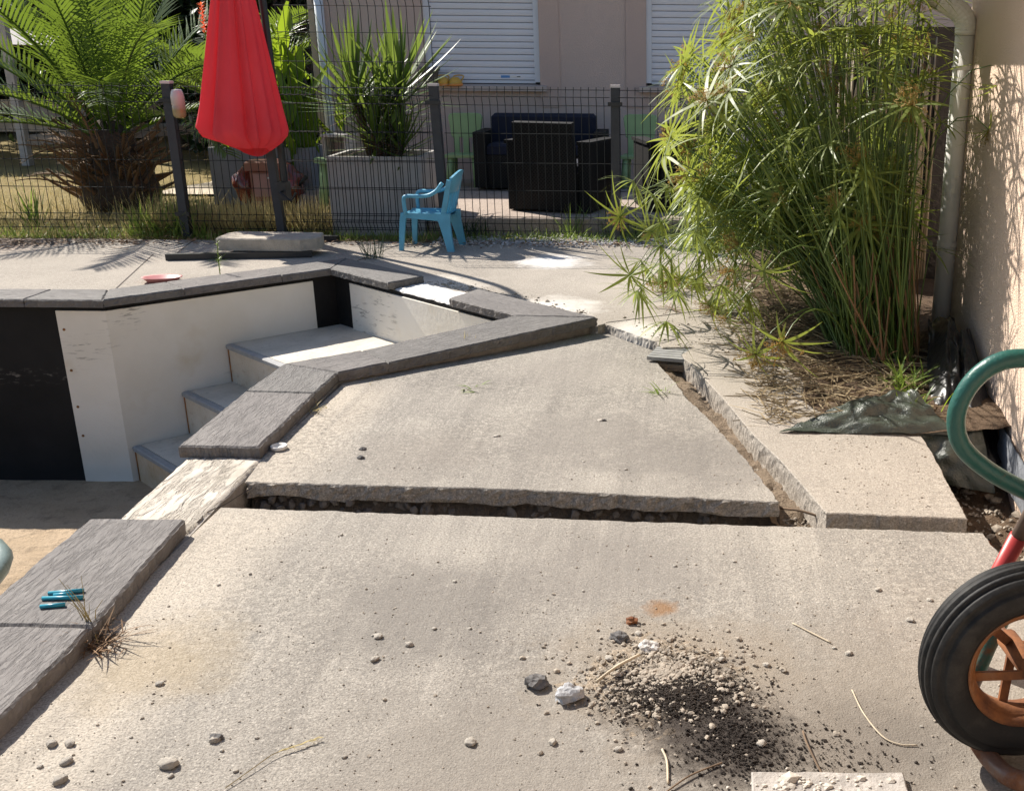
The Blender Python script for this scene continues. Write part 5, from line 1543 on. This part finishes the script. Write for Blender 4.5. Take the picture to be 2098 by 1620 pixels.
for i in range(900):
    s__ = r_.uniform(-.9, 1.2); w__ = .262+.02+abs(r_.gauss(0,.08)); x, y = B(s__, w__)
    if s__ < -.1: 
        x, y = r_.uniform(-.42,.35), 4.9+r_.gauss(0,.25)
        if x < -.42+.0 or (x+.131)*.84+(y-4.79)*.62 < .03: continue
    q.rock((x,y,.001), .0015+r_.expovariate(420), i % 50, 0, (1,1,.7), .4)
for i in range(260):
    x, y = r_.uniform(.45,.85), r_.uniform(2.85,3.5)
    q.rock((x,y,.001), .001+r_.expovariate(1300), i % 50, 0, (1,1,.7), .4)
tag(q.build('grit', M['gravel_mix']), 'scattered grit and crumbs on the concrete slabs', 'grit', None, 'stuff')
q = MB()
for i in range(1500):
    y = 2.76+r_.random()*1.95; xl = .335-.215*(y-2.9)/.85 if y < 3.7 else .12-.235*(y-3.7)/.95; xr = .445-.252*(y-2.82)
    x = r_.uniform(xl, xr); q.rock((x,y,-.080+.022*nz(x,y,8)-.02), .0015+r_.expovariate(420), i % 60, 0, (1.1,1,.8), .45)
for i in range(1600):
    x, y = .87+r_.random()**.8*.28, r_.uniform(1.6,3.6)
    q.rock((x,y,-.188+.045*nz(x,y,5)+.03*nz(x,y,17)+.05*(x-.8)/.75-.05*math.exp(-((y-3.2)/.5)**2)), .002+r_.expovariate(330), i % 60, 0, (1.1,1,.8), .45)
tag(q.build('earth_clods', M['gravel_mix']), 'small stones and clods in the dirt slot and dug strip', 'stones', None, 'stuff')
# loose pebbles one can pick out
PB_ = []
for k in range(6):
    q = MB(); q.rock((0,0,0), 1, k+70, 2, (1.25,1,.62), .22); PB_.append(q.mesh('pebble', M['stone_pale'], True))
spots = [(-.964,1.641,.019),(-.411,1.717,.013),(-.91,1.717,.011),(-.621,2.07,.010),(-.682,2.008,.011),(-.701,2.104,.011),(-.664,3.467,.014),(-.31,3.658,.014),(-1.142,1.594,.014),(-1.22,1.701,.012),(-1.186,1.701,.011),(-1.161,1.647,.012),(-1.111,1.906,.009),(-.098,2.125,.010),(-.25,1.72,.010),(-.12,1.70,.009),(.16,1.72,.011),(-.16,2.02,.011),(.09,2.02,.010),(-.07,2.05,.013),(.19,2.0,.009),(.38,2.05,.009),(.55,2.2,.010),(.50,2.35,.009),(.66,2.1,.009),(.62,2.3,.008)]
for i in range(70):
    x, y = r_.uniform(-1.25,.8), 1.6+r_.random()**1.4*2.9
    if 2.68 < y < 3.04: continue
    if y > 3 and (x > .26-.25*(y-2.9) or x < -1.2): continue
    spots.append((x,y,r_.uniform(.0028,.0062)))
for i, (x, y, r) in enumerate(spots):
    r *= .8; o = link('pebble', PB_[i % 6]); o.location = (x,y,(zmid(x,y) if y > 3 else 0)+r*.42); o.scale = (r,)*3; o.rotation_euler = (r_.uniform(-.2,.2),r_.uniform(-.2,.2),r_.uniform(0,6.28))
    if y > 3: lb_, gp_ = 'small pale pebble lying loose on the middle slab beyond the trench', 'pebbles on the middle slab'
    elif x < -.95 and y < 1.75: lb_, gp_ = 'pale rounded pebble in the loose cluster at the bottom left corner', 'pebbles at the bottom left corner'
    elif x > .06: lb_, gp_ = 'small pale pebble on the near slab between rubble heap and wheelbarrow wheel', 'pebbles between heap and wheel'
    elif x < -.38: lb_, gp_ = 'small pale pebble on the bare near slab left of the rubble heap', 'pebbles left of the heap'
    else: lb_, gp_ = 'small pale pebble close around the rubble heap on the near slab', 'pebbles round the heap'
    tag(o, lb_, 'pebble', gp_)
for (x, y, r, lb, mt, sd) in ((-.308,1.913,.021,'dark angular stone at the left tip of the rubble heap',M['stone_dark'],3),(-.235,1.870,.025,'pale grey angular stone in front of the rubble heap',M['stone_grey'],5),(-.91,1.722,.0095,'small dark stone alone on the near slab, left of centre',M['stone_dark'],7),(-.144,2.105,.016,'dark stone at the back of the rubble heap',M['stone_dark'],9),(-.075,2.06,.018,'pale flat concrete chip on the back of the rubble heap',M['cut'],11),(-1.099,3.319,.009,'dark flat crumb on the middle slab near the coping end',M['stone_dark'],13),(-1.080,3.235,.009,'dark crumb on the middle slab, nearest the trench edge',M['stone_dark'],15),(-.30,3.66,.010,'brown stone in the middle of the middle slab',M['stone_dark'],17),(.93,2.95,.03,'ochre stone in the dug strip beside the right slab',M['rim'],19),(-.12,2.18,.012,'rusty flat flake beside the orange stain',M['rim'],23)):
    q = MB(); q.rock((0,0,0), r, sd, 2, (1.25,1,.72), .34)
    z = (zmid(x,y) if y > 3 and x < .4 else 0)+r*.45
    if x > .9: z = -.16
    o = q.build('stone', mt); o.location = (x,y,z); tag(o, lb, 'stone')
def twig(pts_, r, label, mat='pale_straw', cat='twig'):
    q = MB(); q.tube(catmull(pts_, 5), r, 6); return tag(q.build('twig', M[mat], None, True), label, cat)
twig([(-.180,1.915,.012),(-.14,1.96,.020),(-.092,2.006,.022)], .0034, 'thick pale stalk lying across the rubble heap')
twig([(.265,2.18,.003),(.31,2.13,.004),(.345,2.094,.003)], .0018, 'straight pale straw on the slab right of the orange stain')
twig([(.365,1.906,.003),(.375,1.82,.006),(.40,1.747,.004),(.43,1.722,.003),(.465,1.720,.003)], .0016, 'long curved pale stalk on the slab left of the wheel')
twig([(.245,1.761,.003),(.247,1.72,.008),(.262,1.65,.004),(.275,1.60,.003)], .0022, 'bent brown stalk beside the pale paver', 'twig')
twig([(-.035,1.70,.003),(-.025,1.66,.006),(-.022,1.60,.003)], .0022, 'short bent stalk in front of the rubble heap')
twig([(.08,1.66,.004),(.02,1.62,.006),(-.03,1.57,.004)], .0018, 'thin dark stalk running down to the bottom edge', 'twig')
twig([(-.574,3.783,-.018),(-.54,3.755,-.016),(-.501,3.726,-.018)], .0024, 'short dark twig lying on the middle slab', 'twig')
twig([(.30,2.98,-.055),(.36,2.93,-.04),(.43,2.90,-.05)], .004, 'stick lying in the near end of the dirt slot', 'twig')
twig([(.18,3.45,-.05),(.195,3.33,-.04),(.20,3.22,-.05)], .004, 'long brown stalk lying along the dirt slot', 'twig')
gh = thing('dry_grass_stalk', 'dry grass stalk with a feathery head on the near slab', 'grass stalk', (-.77,1.675,.004))
q = MB(); q.tube([(-.06,-.10,0),(-.01,-.01,.004),(.0,0,.004)], .0010, 4); q.build('stalk', M['dry_grass'], gh)
q = MB()
for i in range(44):
    t_ = i/44; q.blade((.062*t_,.045*t_,.004),(.7+r_.gauss(0,.25),.5+r_.gauss(0,.25),r_.uniform(-.05,.25)),.013,.0028,.2,2)
q.build('seed_head', M['dry_grass'], gh)
pv = thing('concrete_paver', 'pale concrete paver strip half buried in gravel at the bottom edge', 'paver', (.275,1.585,0))
q = MB(); q.prism(jag([(-.142,-.15),(.142,-.15),(.142,.038),(-.142,.036)],.02,.002,6), .0, .016, .003); q.build('paver_body', M['broken'], pv)
q = MB()
for i in range(110):
    x, y = .12+r_.gauss(.11,.07), 1.58+r_.gauss(0,.02)
    q.rock((x,y,.017 if .14 < x < .41 and y < 1.61 else .003), .0015+r_.expovariate(420), i % 60, 0, (1.2,1,.7), .3)
tag(q.build('pale_gravel', M['stone_pale']), 'pale gravel lying on the concrete paver strip', 'gravel', None, 'stuff')
